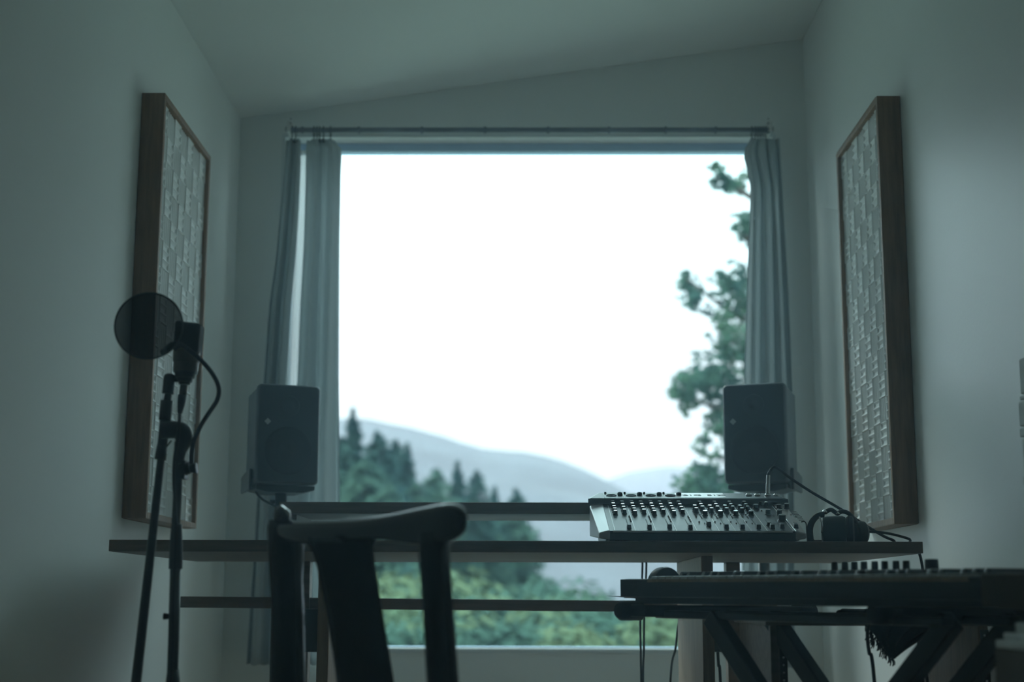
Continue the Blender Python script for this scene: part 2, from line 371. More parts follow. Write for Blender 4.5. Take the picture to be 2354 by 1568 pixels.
# ------------------------------------------------------------------ speakers on stands
def speaker(cx_px, Yc, yaw, topy, boty, side, label, slabel, clabel):
    p = at(cx_px, boty, Yc); H = at(cx_px, topy, Yc).z - p.z; W = .182; D = .2
    s = 1 if side == 'left' else -1
    Rz = Matrix.Rotation(yaw, 4, 'Z')
    M = Matrix.Translation((p.x, Yc, p.z)) @ Rz      # local: front face at y=0 facing -y, x right, z up
    root = thing('studio_monitor', (p.x, Yc+.1, p.z), label, 'speaker', 'pair of studio monitors by the window')
    # cabinet: rounded front, slightly tapered rear
    def ring(wd, z0, z1, y, r, n=5):
        pts = []
        for cx, cz, a0 in ((wd/2-r, z1-r, 0), (-wd/2+r, z1-r, 90), (-wd/2+r, z0+r, 180), (wd/2-r, z0+r, 270)):
            for k in range(n+1):
                a = R(a0 + 90*k/n); pts.append(Vector((cx + r*math.cos(a), y, cz + r*math.sin(a))))
        return pts
    def loft(rings, mt, name, par):
        g = MB(M); n = len(rings[0]); vs = [q for rg in rings for q in rg]
        fs = [(i*n+k, i*n+(k+1) % n, (i+1)*n+(k+1) % n, (i+1)*n+k) for i in range(len(rings)-1) for k in range(n)]
        g.add(vs, fs, True); b = len(vs)
        g.f.append(list(range(n))); g.sm.append(False); g.f.append(list(range(b-n, b))); g.sm.append(False)
        o = g.build(name, mt, par)
        md = o.modifiers.new('es', 'EDGE_SPLIT'); md.split_angle = R(35)
        return o
    loft([ring(W-.010, .006, H-.005, 0, .010), ring(W-.002, .001, H-.001, .005, .012), ring(W, 0, H, .012, .012), ring(W, 0, H, .03, .012)], M_spk, 'baffle', root)
    loft([ring(W-.003, .001, H-.001, .0302, .011), ring(W-.006, .003, H-.003, .06, .011), ring(W-.012, .004, H-.006, D, .012)], M_spkside, 'cabinet', root)
    # woofer
    zc_ = .095
    g = MB(M); g.lathe((.0, -.0005, zc_), (0, -1, 0), [(.069, -.002), (.069, .002), (.065, .004), (.058, .003), (.05, .0012), (.03, .0010), (.022, .0012), (.016, .005), (.001, .009)], 40)
    g.build('woofer', M_cone, root)
    g = MB(M); g.lathe((.0, -.0005, H-.062), (0, -1, 0), [(.03, -.001), (.029, .0008), (.02, .0006), (.012, .0008), (.010, .002), (.001, .0035)], 32)
    g.build('tweeter', M_spk, root)
    g = MB(M); lx = -.061; lz = H-.109; r = .0095
    g.prism([(lx-r, -.0002, lz), (lx, -.0002, lz-r), (lx+r, -.0002, lz), (lx, -.0002, lz+r)], (0, -.0008, 0)); g.build('logo', M_logo, root)
    g = MB(M)
    for k in range(2): g.box((-W/2+.014+k*.007, -.0012, .03), (-W/2+.0155+k*.007, .001, .05))
    # ---- stand with its tray and clamp
    st = thing('speaker_stand', (p.x, Yc+.09, 0), slabel, 'stand', 'pair of speaker stands behind the desk')
    cz = p.z
    g = MB(M); g.prism([(-.085, .02, -.002), (.085, .02, -.002), (.085, .02, -.014), (.05, .02, -.022), (-.05, .02, -.022), (-.085, .02, -.014)], (0, .14, 0))
    g.build('tray', M_blacks, st, bevel=.002)
    xo = -W/2 if s > 0 else W/2
    g = MB(M); sx_ = -1 if s > 0 else 1
    g.prism([(xo+sx_*.0005, .05, -.016), (xo+sx_*.0005, .195, -.018), (xo+sx_*.0005, .195, .030), (xo+sx_*.0005, .14, .040), (xo+sx_*.0005, .05, .046)], (sx_*.009, 0, 0))
    g.build('side_clamp', M_blacks, st, bevel=.003)
    pc = M @ Vector((0, .09, 0)); px_ = pc.x; py_ = pc.y
    g = MB(); g.tube([(px_, py_, .02), (px_, py_, cz-.02)], .0165, 20); g.build('pole', M_blacks, st)
    g = MB(); g.tube([(px_-.016, py_-.004, cz-.045), (px_-.030, py_-.006, cz-.045)], .006, 10); g.build('knob', M_black, st)
    g = MB(); g.lathe((px_, py_, 0), (0,0,1), [(.001, 0), (.14, 0), (.14, .01), (.13, .014), (.02, .022), (.017, .05), (.001, .05)], 32); g.build('base', M_blacks, st)
    return M, root
Ml, _ = speaker(660, 4.22, R(20), 884, 1113, 'left', 'dark grey studio monitor left of the window view, beside the left curtain', 'black pole stand under the left studio monitor', '')
Mr, _ = speaker(1737, 4.22, R(-20), 881, 1111, 'right', 'dark grey studio monitor behind the mixer, beside the right curtain', 'black pole stand under the right studio monitor', '')

def smooth_path(pts, n=8):
    P = [Vector(p) for p in pts]; out = []
    for i in range(len(P)-1):
        p0 = P[max(i-1, 0)]; p1 = P[i]; p2 = P[i+1]; p3 = P[min(i+2, len(P)-1)]
        for k in range(n):
            t = k/n; out.append(.5*((2*p1) + (p2-p0)*t + (2*p0-5*p1+4*p2-p3)*t*t + (3*p1-p0-3*p2+p3)*t**3))
    out.append(P[-1]); return out
def cable(name, pts, r, label, cat='cable', m=None, group=None):
    g = MB(); g.tube(smooth_path(pts, 8), r, 8)
    zs = [p[2] for p in pts]; o = g.build(name, m or M_rubber, loc=pts[-1]); return tag(o, label, cat, group)
cable('speaker_cable', [at(588, 1126, 4.28), at(592, 1137, 4.28), at(606, 1150, 4.28), at(625, 1160, 4.28), at(643, 1170, 4.26), at(652, 1190, 4.2), at(652, 1290, 4.18), Vector((at(652,1290,4.18).x, 4.16, .005))], .0035, 'black cable drooping from the left studio monitor to its stand')

# ------------------------------------------------------------------ mixer
YM = 3.235
mx0 = at(1381, 1221, YM); mx1 = at(1850, 1223, YM)
MW = mx1.x - mx0.x; MXc = (mx0.x + mx1.x)/2
zd = ztop + .003
# local frame: x across from centre, y depth from front, z above desk
MM = Matrix.Translation((MXc, YM, zd))
fz = mx0.z - zd                     # front lip height
print('mixer', MW, fz)
DL = .285; rz = at(1600, 1161, YM+DL).z - zd; hz = at(1600, 1147, YM+DL).z - zd; tz = at(1600, 1134, YM+DL+.085).z - zd
print(rz, hz, tz)
mixer = thing('mixing_console', (MXc, YM+.18, zd), 'compact grey analogue mixing console standing on the desk', 'mixer')
hw = MW/2; tk = .02
def surf(x, t, up=0):               # point on the sloping control panel, t = 0 front .. 1 rear
    return Vector((x, DL*t, lerp(fz, rz, t) + up))
nrm = Vector((0, -(rz-fz), DL)).normalized()
g = MB(MM); g.prism([(-hw+.012, .0, .0), (-hw+.012, 0, fz-.004), (-hw+.012, DL, rz-.004), (-hw+.012, DL+.002, .0)], (2*hw-.024, 0, 0)); 
g.prism([(-hw+.012, DL+.002, 0), (-hw+.012, DL+.002, hz-.002), (-hw+.012, DL+.085, tz-.003), (-hw+.012, DL+.085, 0)], (2*hw-.024, 0, 0))
g.build('chassis', M_mix, mixer, bevel=.001)
g = MB(MM); g.prism([surf(-hw+tk, 0, -.003), surf(-hw+tk, 0, .0005), surf(-hw+tk, 1, .0005), surf(-hw+tk, 1, -.003)], (2*hw-2*tk, 0, 0)); g.build('control_panel', M_mixtop, mixer)
for sg in (-1, 1):
    g = MB(MM); xi = sg*(hw-tk); xo = sg*(hw+.004)
    a = [(xi, -.002, 0), (xi, -.002, fz+.002), (xi, DL, rz+.003), (xi, DL, .02)]
    b = [(xo, .002, .004), (xo, -.0005, fz-.004), (xo+sg*.008, DL, rz-.002), (xo+sg*.008, DL, .02)]
    g.hexa([a[0], b[0], b[3], a[3], a[1], b[1], b[2], a[2]]); g.build('side_cheek', M_cheek, mixer, bevel=.003, seg=3)
    g = MB(MM); 
# rear hood: front face band and sloping connector panel, wider at its front
g = MB(MM); wf = hw+.016; wr = hw-.012
g.hexa([(-wf, DL-.012, rz+.0), (wf, DL-.012, rz+.0), (wr, DL+.085, rz+.02), (-wr, DL+.085, rz+.02),
        (-wf, DL-.004, hz), (wf, DL-.004, hz), (wr, DL+.085, tz), (-wr, DL+.085, tz)])
g.build('rear_hood', M_mix, mixer, bevel=.0015)
def top(x, t, up=0):               # point on the hood's top panel
    return Vector((x, lerp(DL-.004, DL+.085, t), lerp(hz, tz, t) + up))
g = MB(MM); g.hexa([top(-wf+.006, .03, -.002), top(wf-.006, .03, -.002), top(wr-.004, .97, -.002), top(-wr+.004, .97, -.002),
                    top(-wf+.006, .03, .0008), top(wf-.006, .03, .0008), top(wr-.004, .97, .0008), top(-wr+.004, .97, .0008)]); g.build('connector_panel', M_mixtop, mixer)
tn = Vector((0, -(tz-hz), .089)).normalized()
# strip lines
g = MB(MM); xs_lines = [-hw+tk+.011] + [-hw+tk+.011+.0445*k for k in range(1, 5)] + [-hw+.222+.035*k for k in range(1, 5)] + [hw-tk-.004]
for k, x in enumerate(xs_lines):
    g.hexa([surf(x-.0007, .0, .0006), surf(x+.0007, .0, .0006), surf(x+.0007, .96, .0006), surf(x-.0007, .96, .0006), surf(x-.0007, .0, .0011), surf(x+.0007, .0, .0011), surf(x+.0007, .96, .0011), surf(x-.0007, .96, .0011)])
g.box((-hw+tk+.006, -.0012, fz-.0022), (hw-tk-.006, .0018, fz+.0010))
for k in range(5):
    x = -wr+.012+.047*k
    g.hexa([top(x, .1, .0009), top(x+.001, .1, .0009), top(x+.001, .95, .0009), top(x, .95, .0009), top(x, .1, .0014), top(x+.001, .1, .0014), top(x+.001, .95, .0014), top(x, .95, .0014)])
g.build('panel_lines', M_line, mixer)
# knobs
kproto = []
def knob(x, t, r=.0050, h=.011, where=surf, n=None, cap=M_cap):
    c = where(x, t); nn = n or nrm
    g = MB(MM); g.lathe(c, nn, [(.0001, 0), (r*1.25, 0), (r*1.2, .002), (r, .003), (r*.95, h-.0006), (r*.85, h), (.0001, h)], 14); k = g.build('knob', M_knob, mixer)
    g = MB(MM); g.lathe(c + nn*h, nn, [(.0001, 0), (r*.86, 0), (r*.84, .0007), (.0001, .0007)], 14); g.build('knob_cap', cap, k)
nk = 0
x0c = -hw+tk+.011
for ch in range(4):
    xa = x0c + .0445*ch + .011; xb = xa + .0215
    for t in (.58, .675, .77, .88, .97): knob(xa, t); nk += 1
    for t in (.63, .74, .85, .965): knob(xb, t); nk += 1
xs0 = -hw+.222
for ch in range(4):
    xa = xs0 + .035*ch + .008; xb = xa + .0165
    for t in (.69, .80): knob(xa, t); nk += 1
    for t in (.58, .76, .86, .965): knob(xb, t, r=.0058 if t == .58 else .005); nk += 1
for dx, t, r, h in ((.012, .84, .0062, .011), (.040, .92, .005, .012), (.066, .84, .0062, .011), (.03, .62, .006, .012), (.055, .60, .006, .012), (.050, .38, .0085, .014), (.085, .86, .006, .012), (.012, .20, .005, .008), (.03, .97, .005, .010)):
    knob(xs0 + .14 + dx, t, r, h, cap=M_cap if r < .008 else M_logo); nk += 1
print('knobs', nk)
# faders: slots and caps
g = MB(MM); fads = []
for ch in range(4):
    fads.append((x0c + .0445*ch + .032, .05 if ch != 2 else .07)); 
for ch in range(4): fads.append((xs0 + .035*ch + .020 - .001, .07 if ch else .16))
fads.append((xs0 + .14 + .014, .06)); fads.append((xs0+.14+.036, .08)); fads.append((xs0+.14+.066, .08))
for x, t in fads:
    g.hexa([surf(x-.0011, .02, .0004), surf(x+.0011, .02, .0004), surf(x+.0011, .42, .0004), surf(x-.0011, .42, .0004), surf(x-.0011, .02, .0010), surf(x+.0011, .02, .0010), surf(x+.0011, .42, .0010), surf(x-.0011, .42, .0010)])
g.build('fader_slots', M_rubber, mixer)
for x, t in fads:
    g = MB(MM); a = surf(x, t, .001); b = surf(x, t+.06, .001); w = .0052
    vs = []
    for hh, ww, k in ((0, w, 0), (.010, w*.8, .0025)):
        for sx_, q in ((-1, a), (1, a), (1, b), (-1, b)):
            vs.append(q + Vector((sx_*ww, k if q is a else -k, 0)) + nrm*hh)
    g.hexa(vs); f_ = g.build('fader_cap', M_knob, mixer, bevel=.0008)
    g = MB(MM); g.hexa([a+Vector((-w*.7, .0075, 0))+nrm*.010, a+Vector((w*.7, .0075, 0))+nrm*.010, a+Vector((w*.7, .010, 0))+nrm*.010, a+Vector((-w*.7, .010, 0))+nrm*.010,
                        a+Vector((-w*.7, .0075, 0))+nrm*.0112, a+Vector((w*.7, .0075, 0))+nrm*.0112, a+Vector((w*.7, .010, 0))+nrm*.0112, a+Vector((-w*.7, .010, 0))+nrm*.0112]); g.build('cap_line', M_cap, f_)
# small buttons beside the knobs
g = MB(MM)
rr = random.Random(3)
for ch in range(4):
    for t in (.47, .40, .33, .52):
        x = x0c + .0445*ch + .041; g.box((-.0016, -.0016, 0), (.0016, .0016, .003), Matrix.Translation(surf(x, t)))
for ch in range(4):
    for t in (.70, .62, .55, .5, .3):
        x = xs0 + .035*ch + .0015; g.box((-.0018, -.0018, 0), (.0018, .0018, .004), Matrix.Translation(surf(x, t)))
        x += .011; g.box((-.0014, -.0014, 0), (.0014, .0014, .003), Matrix.Translation(surf(x, t-.04)))
for k in range(7): g.box((-.006, -.0012, 0), (.006, .0012, .002), Matrix.Translation(surf(xs0+.14+.094, .72-.055*k)))
for k in range(14): g.box((-.0016, -.0016, 0), (.0016, .0016, .003), Matrix.Translation(surf(xs0+.14+.02+rr.random()*.08, .2+rr.random()*.65)))
g.build('buttons', M_cap, mixer); COL.objects['buttons']['kind'] = 'stuff'
# connector sockets on the top panel
for ch in range(4):
    xa = -wr + .030 + .047*ch
    g = MB(MM); g.lathe(top(xa, .45), tn, [(.0001, 0), (.0125, 0), (.0125, .003), (.010, .0035), (.009, .001), (.0001, .001)], 18); g.build('xlr_socket', M_rubber, mixer)
    g = MB(MM); g.lathe(top(xa+.021, .55), tn, [(.0001, 0), (.0062, 0), (.0062, .006), (.0048, .008), (.003, .0085), (.0025, .004), (.0001, .004)], 14); g.build('jack_socket', M_black, mixer)
    g = MB(MM); g.lathe(top(xa-.013, .85), tn, [(.0001, 0), (.0028, 0), (.0026, .005), (.0001, .0055)], 10); g.build('toggle', M_black, mixer)
for xx in [at(q_, 1134, YM+DL+.04).x - MXc for q_ in (1721, 1741, 1765, 1785)]:
    g = MB(MM); g.lathe(top(xx, .5), tn, [(.0001, 0), (.0075, 0), (.0075, .004), (.005, .006), (.0035, .006), (.003, .002), (.0001, .002)], 16); g.build('jack_socket', M_silver, mixer)
# name on the top panel
def text_mesh(txt, size, name, mt, par, M, ext=.0003):
    cu = bpy.data.curves.new('t', 'FONT'); cu.body = txt; cu.size = size; cu.extrude = ext; cu.align_x = 'CENTER'; cu.align_y = 'CENTER'; cu.space_character = 1.15
    ob = bpy.data.objects.new('t', cu); COL.objects.link(ob); dg = bpy.context.evaluated_depsgraph_get()
    me = bpy.data.meshes.new_from_object(ob.evaluated_get(dg)); COL.objects.unlink(ob); bpy.data.objects.remove(ob)
    me.transform(Matrix.Translation(-Vector(par['_o'])) @ M); me.name = name
    o = bpy.data.objects.new(name, me); me.materials.clear(); me.materials.append(mt); COL.objects.link(o); o.parent = par; return o
ang = math.atan2(tz-hz, .089)
g = MB(MM); a0 = .012; 
pa, pb = -.024, .092
g.hexa([top(pa, .12, .0009), top(pb, .12, .0009), top(pb, .94, .0009), top(pa, .94, .0009), top(pa, .12, .0014), top(pb, .12, .0014), top(pb, .94, .0014), top(pa, .94, .0014)]); g.build('name_plate', M_cheek, mixer)
M_print = mat('dark_print', (.04, .04, .05), .4)
text_mesh('BIG SIX', .028, 'lettering', M_print, mixer, MM @ Matrix.Translation(top(.042, .52, .0016)) @ Matrix.Rotation(ang, 4, 'X') @ Matrix.Scale(1.0, 4, (0, 1, 0)))
for xx in (-hw+.02, hw-.04):
    for yy in (.01, .30): MB(MM).box((xx, yy, -.003), (xx+.02, yy+.02, 0)).build('foot', M_rubber, mixer)

# jack plug and its lead
jb = MM @ top(at(1765, 1131, YM+DL+.04).x - MXc, .5, .006)
jt = at(1775, 1076, jb.y)
plug = thing('jack_plug', tuple(jb), 'silver jack plug standing in the mixer top panel', 'plug')
ax = (Vector((at(1766, 1092, jb.y).x, jb.y, at(1766, 1092, jb.y).z)) - jb)
L = ax.length
g = MB(); g.lathe(jb, ax, [(.0001, 0), (.0052, 0), (.0052, L*.55), (.0048, L*.56), (.0048, L), (.0035, L), (.0001, L)], 14); g.build('barrel', M_silver, plug)
g = MB(); g.tube(smooth_path([jb+ax*.98, at(1769, 1086, jb.y), at(1773, 1078, jb.y)], 4), [.0045]*5+[.0036]*4, 10); g.build('boot', M_rubber, plug)
cable('mixer_lead', [at(1773, 1078, jb.y), at(1781, 1074, jb.y), at(1796, 1082, jb.y), at(1818, 1100, jb.y-.01), at(1870, 1134, 3.5), at(1935, 1172, 3.48), at(1985, 1205, 3.46), at(2030, 1232, 3.44), at(2056, 1245, 3.44), at(2066, 1260, 4.09), at(2078, 1300, 4.09), at(2085, 1420, 4.09)][:9] + [Vector((at(2056,1245,3.44).x+.02, 3.6, ztop+.005))], .0033, 'black lead curving from the silver jack plug down to the desk corner')

# ------------------------------------------------------------------ headphones
YH = 3.42
hp = thing('headphones', (at(1925, 1240, YH).x, YH, ztop), 'black over-ear headphones lying on the desk right of the mixer', 'headphones')
def cup(cx, cy, rx, Y, name, tiltz):
    c = at(cx, cy, Y); zz = ztop + .0345
    c.z = max(c.z, zz)
    A = Matrix.Translation(c) @ Matrix.Rotation(tiltz, 4, 'Z')
    return A
A1 = Matrix.Translation((at(1925, 1213, YH).x, YH, ztop+.0335)) @ Matrix.Rotation(R(-12), 4, 'Z')
g = MB(A1); g.lathe((-.036, 0, 0), (1,0,0), [(.0001, 0), (.024, .0), (.030, .004), (.0325, .012), (.033, .03), (.033, .048), (.031, .054), (.022, .058), (.0001, .058)], 32); sh = g.build('ear_cup', M_blacks, hp)
g = MB(A1); g.lathe((.020, 0, 0), (1,0,0), [(.018, 0), (.030, .0), (.034, .006), (.033, .014), (.026, .018), (.018, .014), (.016, .004)], 32); g.build('ear_pad', M_rubber, hp)
A2 = Matrix.Translation((at(1976, 1219, YH+.02).x, YH+.02, ztop+.0285)) @ Matrix.Rotation(R(10), 4, 'Z')
g = MB(A2); g.lathe((-.012, 0, 0), (1,0,0), [(.0001, 0), (.020, 0), (.026, .004), (.028, .012), (.027, .022), (.02, .028), (.0001, .028)], 32); g.build('ear_cup', M_blacks, hp)
g = MB(A2); g.lathe((-.022, 0, 0), (1,0,0), [(.014, 0), (.024, .0), (.027, .005), (.026, .010), (.014, .011)], 32); g.build('ear_pad', M_rubber, hp)
# headband: arch lying back over the desk
hb = [at(1894, 1183, YH), at(1880, 1186, YH), at(1868, 1198, YH+.01), at(1862, 1214, YH+.02), at(1862, 1230, YH+.04), Vector((at(1866, 1238, YH+.06).x, YH+.06, ztop+.010)), Vector((at(1885, 1238, YH+.1).x, YH+.1, ztop+.010)), Vector((at(1930, 1238, YH+.13).x, YH+.13, ztop+.010)), Vector((at(1972, 1236, YH+.1).x, YH+.1, ztop+.012)), at(1974, 1212, YH+.05)]
g = MB(); g.tube(smooth_path(hb, 6), .0052, 10, flat=1.5); g.build('headband', M_rubber, hp)
g = MB(); g.tube(smooth_path([at(1896, 1178, YH), at(1910, 1172, YH-.005), at(1924, 1180, YH), at(1936, 1176, YH), at(1950, 1180, YH), at(1962, 1192, YH), at(1972, 1206, YH+.01)], 6), .0052, 10); g.build('yoke', M_blacks, hp)
g = MB(); g.tube(smooth_path([at(1884, 1188, YH-.02), at(1890, 1206, YH-.025), at(1889, 1225, YH-.02)], 5), .002, 8); g.build('slider_wire', M_silver, hp)
g = MB(); g.sphere(at(1897, 1177, YH), (.007, .008, .006)); g.build('hinge', M_silver, hp); g = MB(); g.sphere(at(1925, 1181, YH), (.007, .007, .005)); g.build('hinge', M_silver, hp)
cable('headphone_cable', [at(1986, 1222, 3.43), at(2012, 1223, 3.42), at(2040, 1226, 3.41), at(2070, 1233, 3.40), at(2092, 1241, 3.39), Vector((at(2100, 1243, 3.4).x, 3.45, ztop+.004))], .003, 'black cable running from the headphones to the desk corner')
g = MB(); cable('thin_wire', [at(1842, 1200, 3.5), at(1849, 1199, 3.5), at(1853, 1204, 3.5), at(1854, 1215, 3.5), Vector((at(1856, 1230, 3.5).x, 3.5, ztop+.002))], .0014, 'thin black wire sticking up between the mixer and the headphones', 'wire')
cable('hanging_cable', [at(2066, 1262, 4.07), at(2073, 1276, 4.07), at(2084, 1310, 4.07), at(2092, 1360, 4.07), at(2110, 1480, 4.07), Vector((at(2110,1500,4.07).x, 4.08, .01))], .0033, 'black cable hanging under the desk beside the right desk corner')
cable('hanging_cable', [at(2112, 1268, 3.24)+Vector((.0,0,0)), at(2117, 1285, 3.25), at(2121, 1310, 3.26), at(2124, 1360, 3.26), at(2110, 1540, 3.26), Vector((at(2110,1560,3.26).x, 3.28, .01))], .0032, 'black cable hanging down from the very corner of the desk')
for k, (dx, lab) in enumerate(((0, 'thin black cable left of the keyboard end, left one of a close pair'), (9, 'thin black cable left of the keyboard end, right one of a close pair'))):
    cable('hanging_cable', [at(1477+dx, 1292, 4.0), at(1476+dx, 1330, 4.0), at(1472+dx, 1420, 4.0), at(1473+dx*.8, 1500, 4.0), at(1474+dx*.5, 1570, 4.0), Vector((at(1475+dx*.4, 1600, 4.0).x, 4.0, .01))], .0028, lab)
cable('hanging_cable', [at(1569, 1392, 4.06), at(1559, 1440, 4.06), at(1553, 1490, 4.06), at(1541, 1568, 4.06), Vector((at(1530, 1600, 4.06).x, 4.06, .01))], .003, 'black cable hanging along the left face of the right desk leg')
cable('hanging_cable', [at(1650, 1498, 3.97), at(1652, 1530, 3.97), at(1656, 1568, 3.97), Vector((at(1660, 1600, 3.97).x, 3.97, .01))], .004, 'black cable hanging in the gap right of the right desk leg')

# ------------------------------------------------------------------ curtain rod, rings, curtains
YR = 4.90
ra = at(672, 299, YR); rb = at(1766, 299, YR)
rod = thing('curtain_rod', ((ra.x+rb.x)/2, YR, ra.z), 'weathered bamboo curtain rod above the window', 'curtain rod')
g = MB(); nodes = [672, 695, 825, 970, 1115, 1260, 1400, 1530, 1645, 1766]
pts = []; rad = []
for i, nx in enumerate(nodes):
    p = at(nx, 299, YR); r0 = .0092
    for dx, r in ((-.006, r0), (-.002, r0*1.38), (.002, r0*1.38), (.006, r0*.96)):
        pts.append(p + Vector((dx, 0, 0))); rad.append(r)
g.tube(pts, rad, 16); g.build('pole', M_bamboo, rod)
for bx, lab in ((665, 'l'), (1769, 'r')):
    p = at(bx, 290, YR); z0 = at(bx, 304, YR).z; z1 = at(bx, 280, YR).z
    g = MB(); g.box((p.x-.008, YR-.012, z0), (p.x+.008, YW-.001, z1)); b_ = g.build('bracket', M_white, rod, bevel=.002)
    g = MB(); xx = p.x + (.006 if bx < 1000 else -.006)
    for yy in (276, 286): g.sphere((xx, YR-.013, at(bx, yy, YR).z), .0025, 8, 6)
    g.box((p.x+(-.012 if bx < 1000 else .009), YR-.006, z0+.004), (p.x+(-.009 if bx < 1000 else .012), YR+.006, z0+.018))
    g.build('screws', M_black, b_)
def ring_proto(px, label, group):
    p = at(px, 299, YR); root = thing('curtain_ring', tuple(p), label, 'curtain ring', group)
    g = MB(); n = 20; pts = [p + Vector((0, .017*math.sin(2*math.pi*k/n), -.006 + .019*math.cos(2*math.pi*k/n))) for k in range(n+1)]
    g.tube(pts, .0016, 8, cap=False); g.build('ring', M_blacks, root)
    g = MB(); q = p + Vector((0, 0, -.025)); g.box((q.x-.002, q.y-.002, q.z-.008), (q.x+.002, q.y+.002, q.z+.001)); g.box((q.x-.006, q.y-.005, q.z-.02), (q.x+.006, q.y+.005, q.z-.008)); g.build('clip', M_blacks, root, bevel=.001)
    return root
lp = ring_proto(672, 'small black curtain ring with clip on the left end of the rod', 'curtain rings on the left end of the rod')
lp['label'] = 'first small black curtain ring from the left end of the rod'
ordn = ('second', 'third', 'fourth', 'fifth', 'sixth', 'seventh')
for q_, px in enumerate((680, 722, 729, 735, 744, 760)): copy_thing(lp, tuple(at(px, 299, YR)), ordn[q_] + ' small black curtain ring from the left end of the rod')
rp = ring_proto(1728, 'small black curtain ring with clip on the right end of the rod', 'curtain rings on the right end of the rod')
rp['label'] = 'sixth small black curtain ring from the right end of the rod'
ordr = ('fifth', 'fourth', 'third', 'second', 'first')
for q_, px in enumerate((1736, 1742, 1748, 1754, 1760)): copy_thing(rp, tuple(at(px, 299, YR)), ordr[q_] + ' small black curtain ring from the right end of the rod')

def drape(rows, nf, amp, seed, Yc=4.885, nu=90, nv=60):
    """rows: (ypx, xleft, xright); vertical folds across u, amplitude grows downwards"""
    rn = random.Random(seed); ph = [rn.random()*6.28 for _ in range(4)]
    def edges(y):
        for (y0, a0, b0), (y1, a1, b1) in zip(rows, rows[1:]):
            if y <= y1: t = (y-y0)/(y1-y0); return lerp(a0, a1, t), lerp(b0, b1, t)
        return rows[-1][1:]
    ya, yb = rows[0][0], rows[-1][0]
    def fn(u, v):
        y = lerp(ya, yb, v); a, b = edges(y)
        uu = u + .012*math.sin(9*v + ph[3])
        f = math.sin(uu*nf*2*math.pi + ph[0] + .8*v) + .35*math.sin(uu*nf*4.3*math.pi + ph[1] - 1.2*v)
        A = amp*(.45 + .75*min(1, v*2.2))
        p = at(lerp(a, b, u), y, Yc)
        p = p + Vector((0, f*A*.75, 0))
        return Vector((p.x + .004*math.cos(uu*nf*2*math.pi+ph[2]), min(p.y, YW-.008), p.z + .002*math.sin(u*40)))
    g = MB(); g.grid(fn, nu, nv); g.raw = True; return g
lc = thing('curtain', tuple(at(690, 1530, 4.88)), 'pale linen curtain gathered at the left side of the window', 'curtain', 'pair of linen curtains')
drape([(322, 656, 692), (380, 653, 691), (460, 645, 688), (600, 632, 678), (700, 618, 668), (900, 604, 654), (1000, 598, 672), (1200, 585, 668), (1528, 563, 660)], 2.3, .045, 2, 4.90, 60, 50).build('outer_drape', M_curt, lc, solid=.0012)
drape([(346, 686, 708), (420, 682, 706), (560, 676, 702), (700, 668, 694), (900, 655, 690), (1300, 640, 690)], 1.5, .006, 5, 4.935, 30, 40).build('sheer_edge', M_curt2, lc, solid=.0006)
drape([(322, 706, 768), (345, 704, 787), (400, 703, 784), (560, 698, 781), (700, 690, 780), (880, 683, 779), (960, 668, 780), (1200, 640, 781), (1528, 640, 783)], 2.0, .035, 3, 4.895, 90, 60).build('inner_drape', M_curt, lc, solid=.0012)
rc = thing('curtain', tuple(at(1760, 1535, 4.88)), 'pale linen curtain gathered at the right side of the window', 'curtain', 'pair of linen curtains')
drape([(320, 1724, 1768), (350, 1706, 1772), (385, 1716, 1776), (430, 1725, 1782), (560, 1721, 1788), (760, 1715, 1796), (1000, 1709, 1800), (1535, 1702, 1805)], 2.4, .035, 8, 4.88, 90, 60).build('inner_drape', M_curt, rc, solid=.0012)
drape([(320, 1762, 1794), (420, 1768, 1800), (700, 1778, 1816), (900, 1785, 1824), (1200, 1785, 1828), (1535, 1780, 1831)], 1.4, .03, 9, 4.92, 60, 50).build('outer_drape', M_curt, rc, solid=.0012)

# ------------------------------------------------------------------ chair
ch = thing('chair', (-.25, 2.4, 0), 'black lacquered wooden chair with a curved top rail, back turned to the camera', 'chair')
def sect(c, hh, th, dirv):           # superellipse section: height hh, thickness th, centre c, along dirv
    side = Vector((-dirv.y, dirv.x, 0)).normalized(); pts = []
    for k in range(16):
        a = 2*math.pi*k/16; ca, sa = math.cos(a), math.sin(a)
        sd_ = th/2*math.copysign(abs(ca)**.6, ca); pts.append(c + Vector((0,0,1)) * (hh/2*math.copysign(abs(sa)**.55, sa) + (.34*(sd_ - th/2) if sa > .05 else 0)) + side*sd_)
    return pts
rail = [(632, 1196, 1225, 2.47), (650, 1190, 1240, 2.44), (690, 1190, 1252, 2.39), (740, 1189, 1254, 2.34), (800, 1187, 1250, 2.285), (860, 1182, 1240, 2.24), (910, 1172, 1246, 2.20), (960, 1161, 1254, 2.16), (1000, 1152, 1256, 2.13), (1034, 1147, 1250, 2.105), (1056, 1160, 1232, 2.09), (1067, 1176, 1216, 2.082), (1070, 1190, 1200, 2.08)]
ctr = [(at(x, (a+b)/2, Y), at(x, a, Y).z - at(x, b, Y).z) for x, a, b, Y in rail]
rings = []
for i, (c, h) in enumerate(ctr):
    d = ctr[min(i+1, len(ctr)-1)][0] - ctr[max(i-1, 0)][0]; d.z = 0
    th = .030 if 1 < i < len(ctr)-3 else (.026, .018)[i == 0] if i < 2 else (.022, .016, .006)[i-(len(ctr)-3)]
    rings.append(sect(c, h, th, d))
g = MB(); n_ = 16
g.add([p for r_ in rings for p in r_], [(i*n_+k, i*n_+(k+1) % n_, (i+1)*n_+(k+1) % n_, (i+1)*n_+k) for i in range(len(rings)-1) for k in range(n_)], True)
g.f.append(list(range(n_))); g.sm.append(True); g.f.append(list(range(len(g.v)-n_, len(g.v)))); g.sm.append(True)
g.build('top_rail', M_chair, ch, subsurf=2)
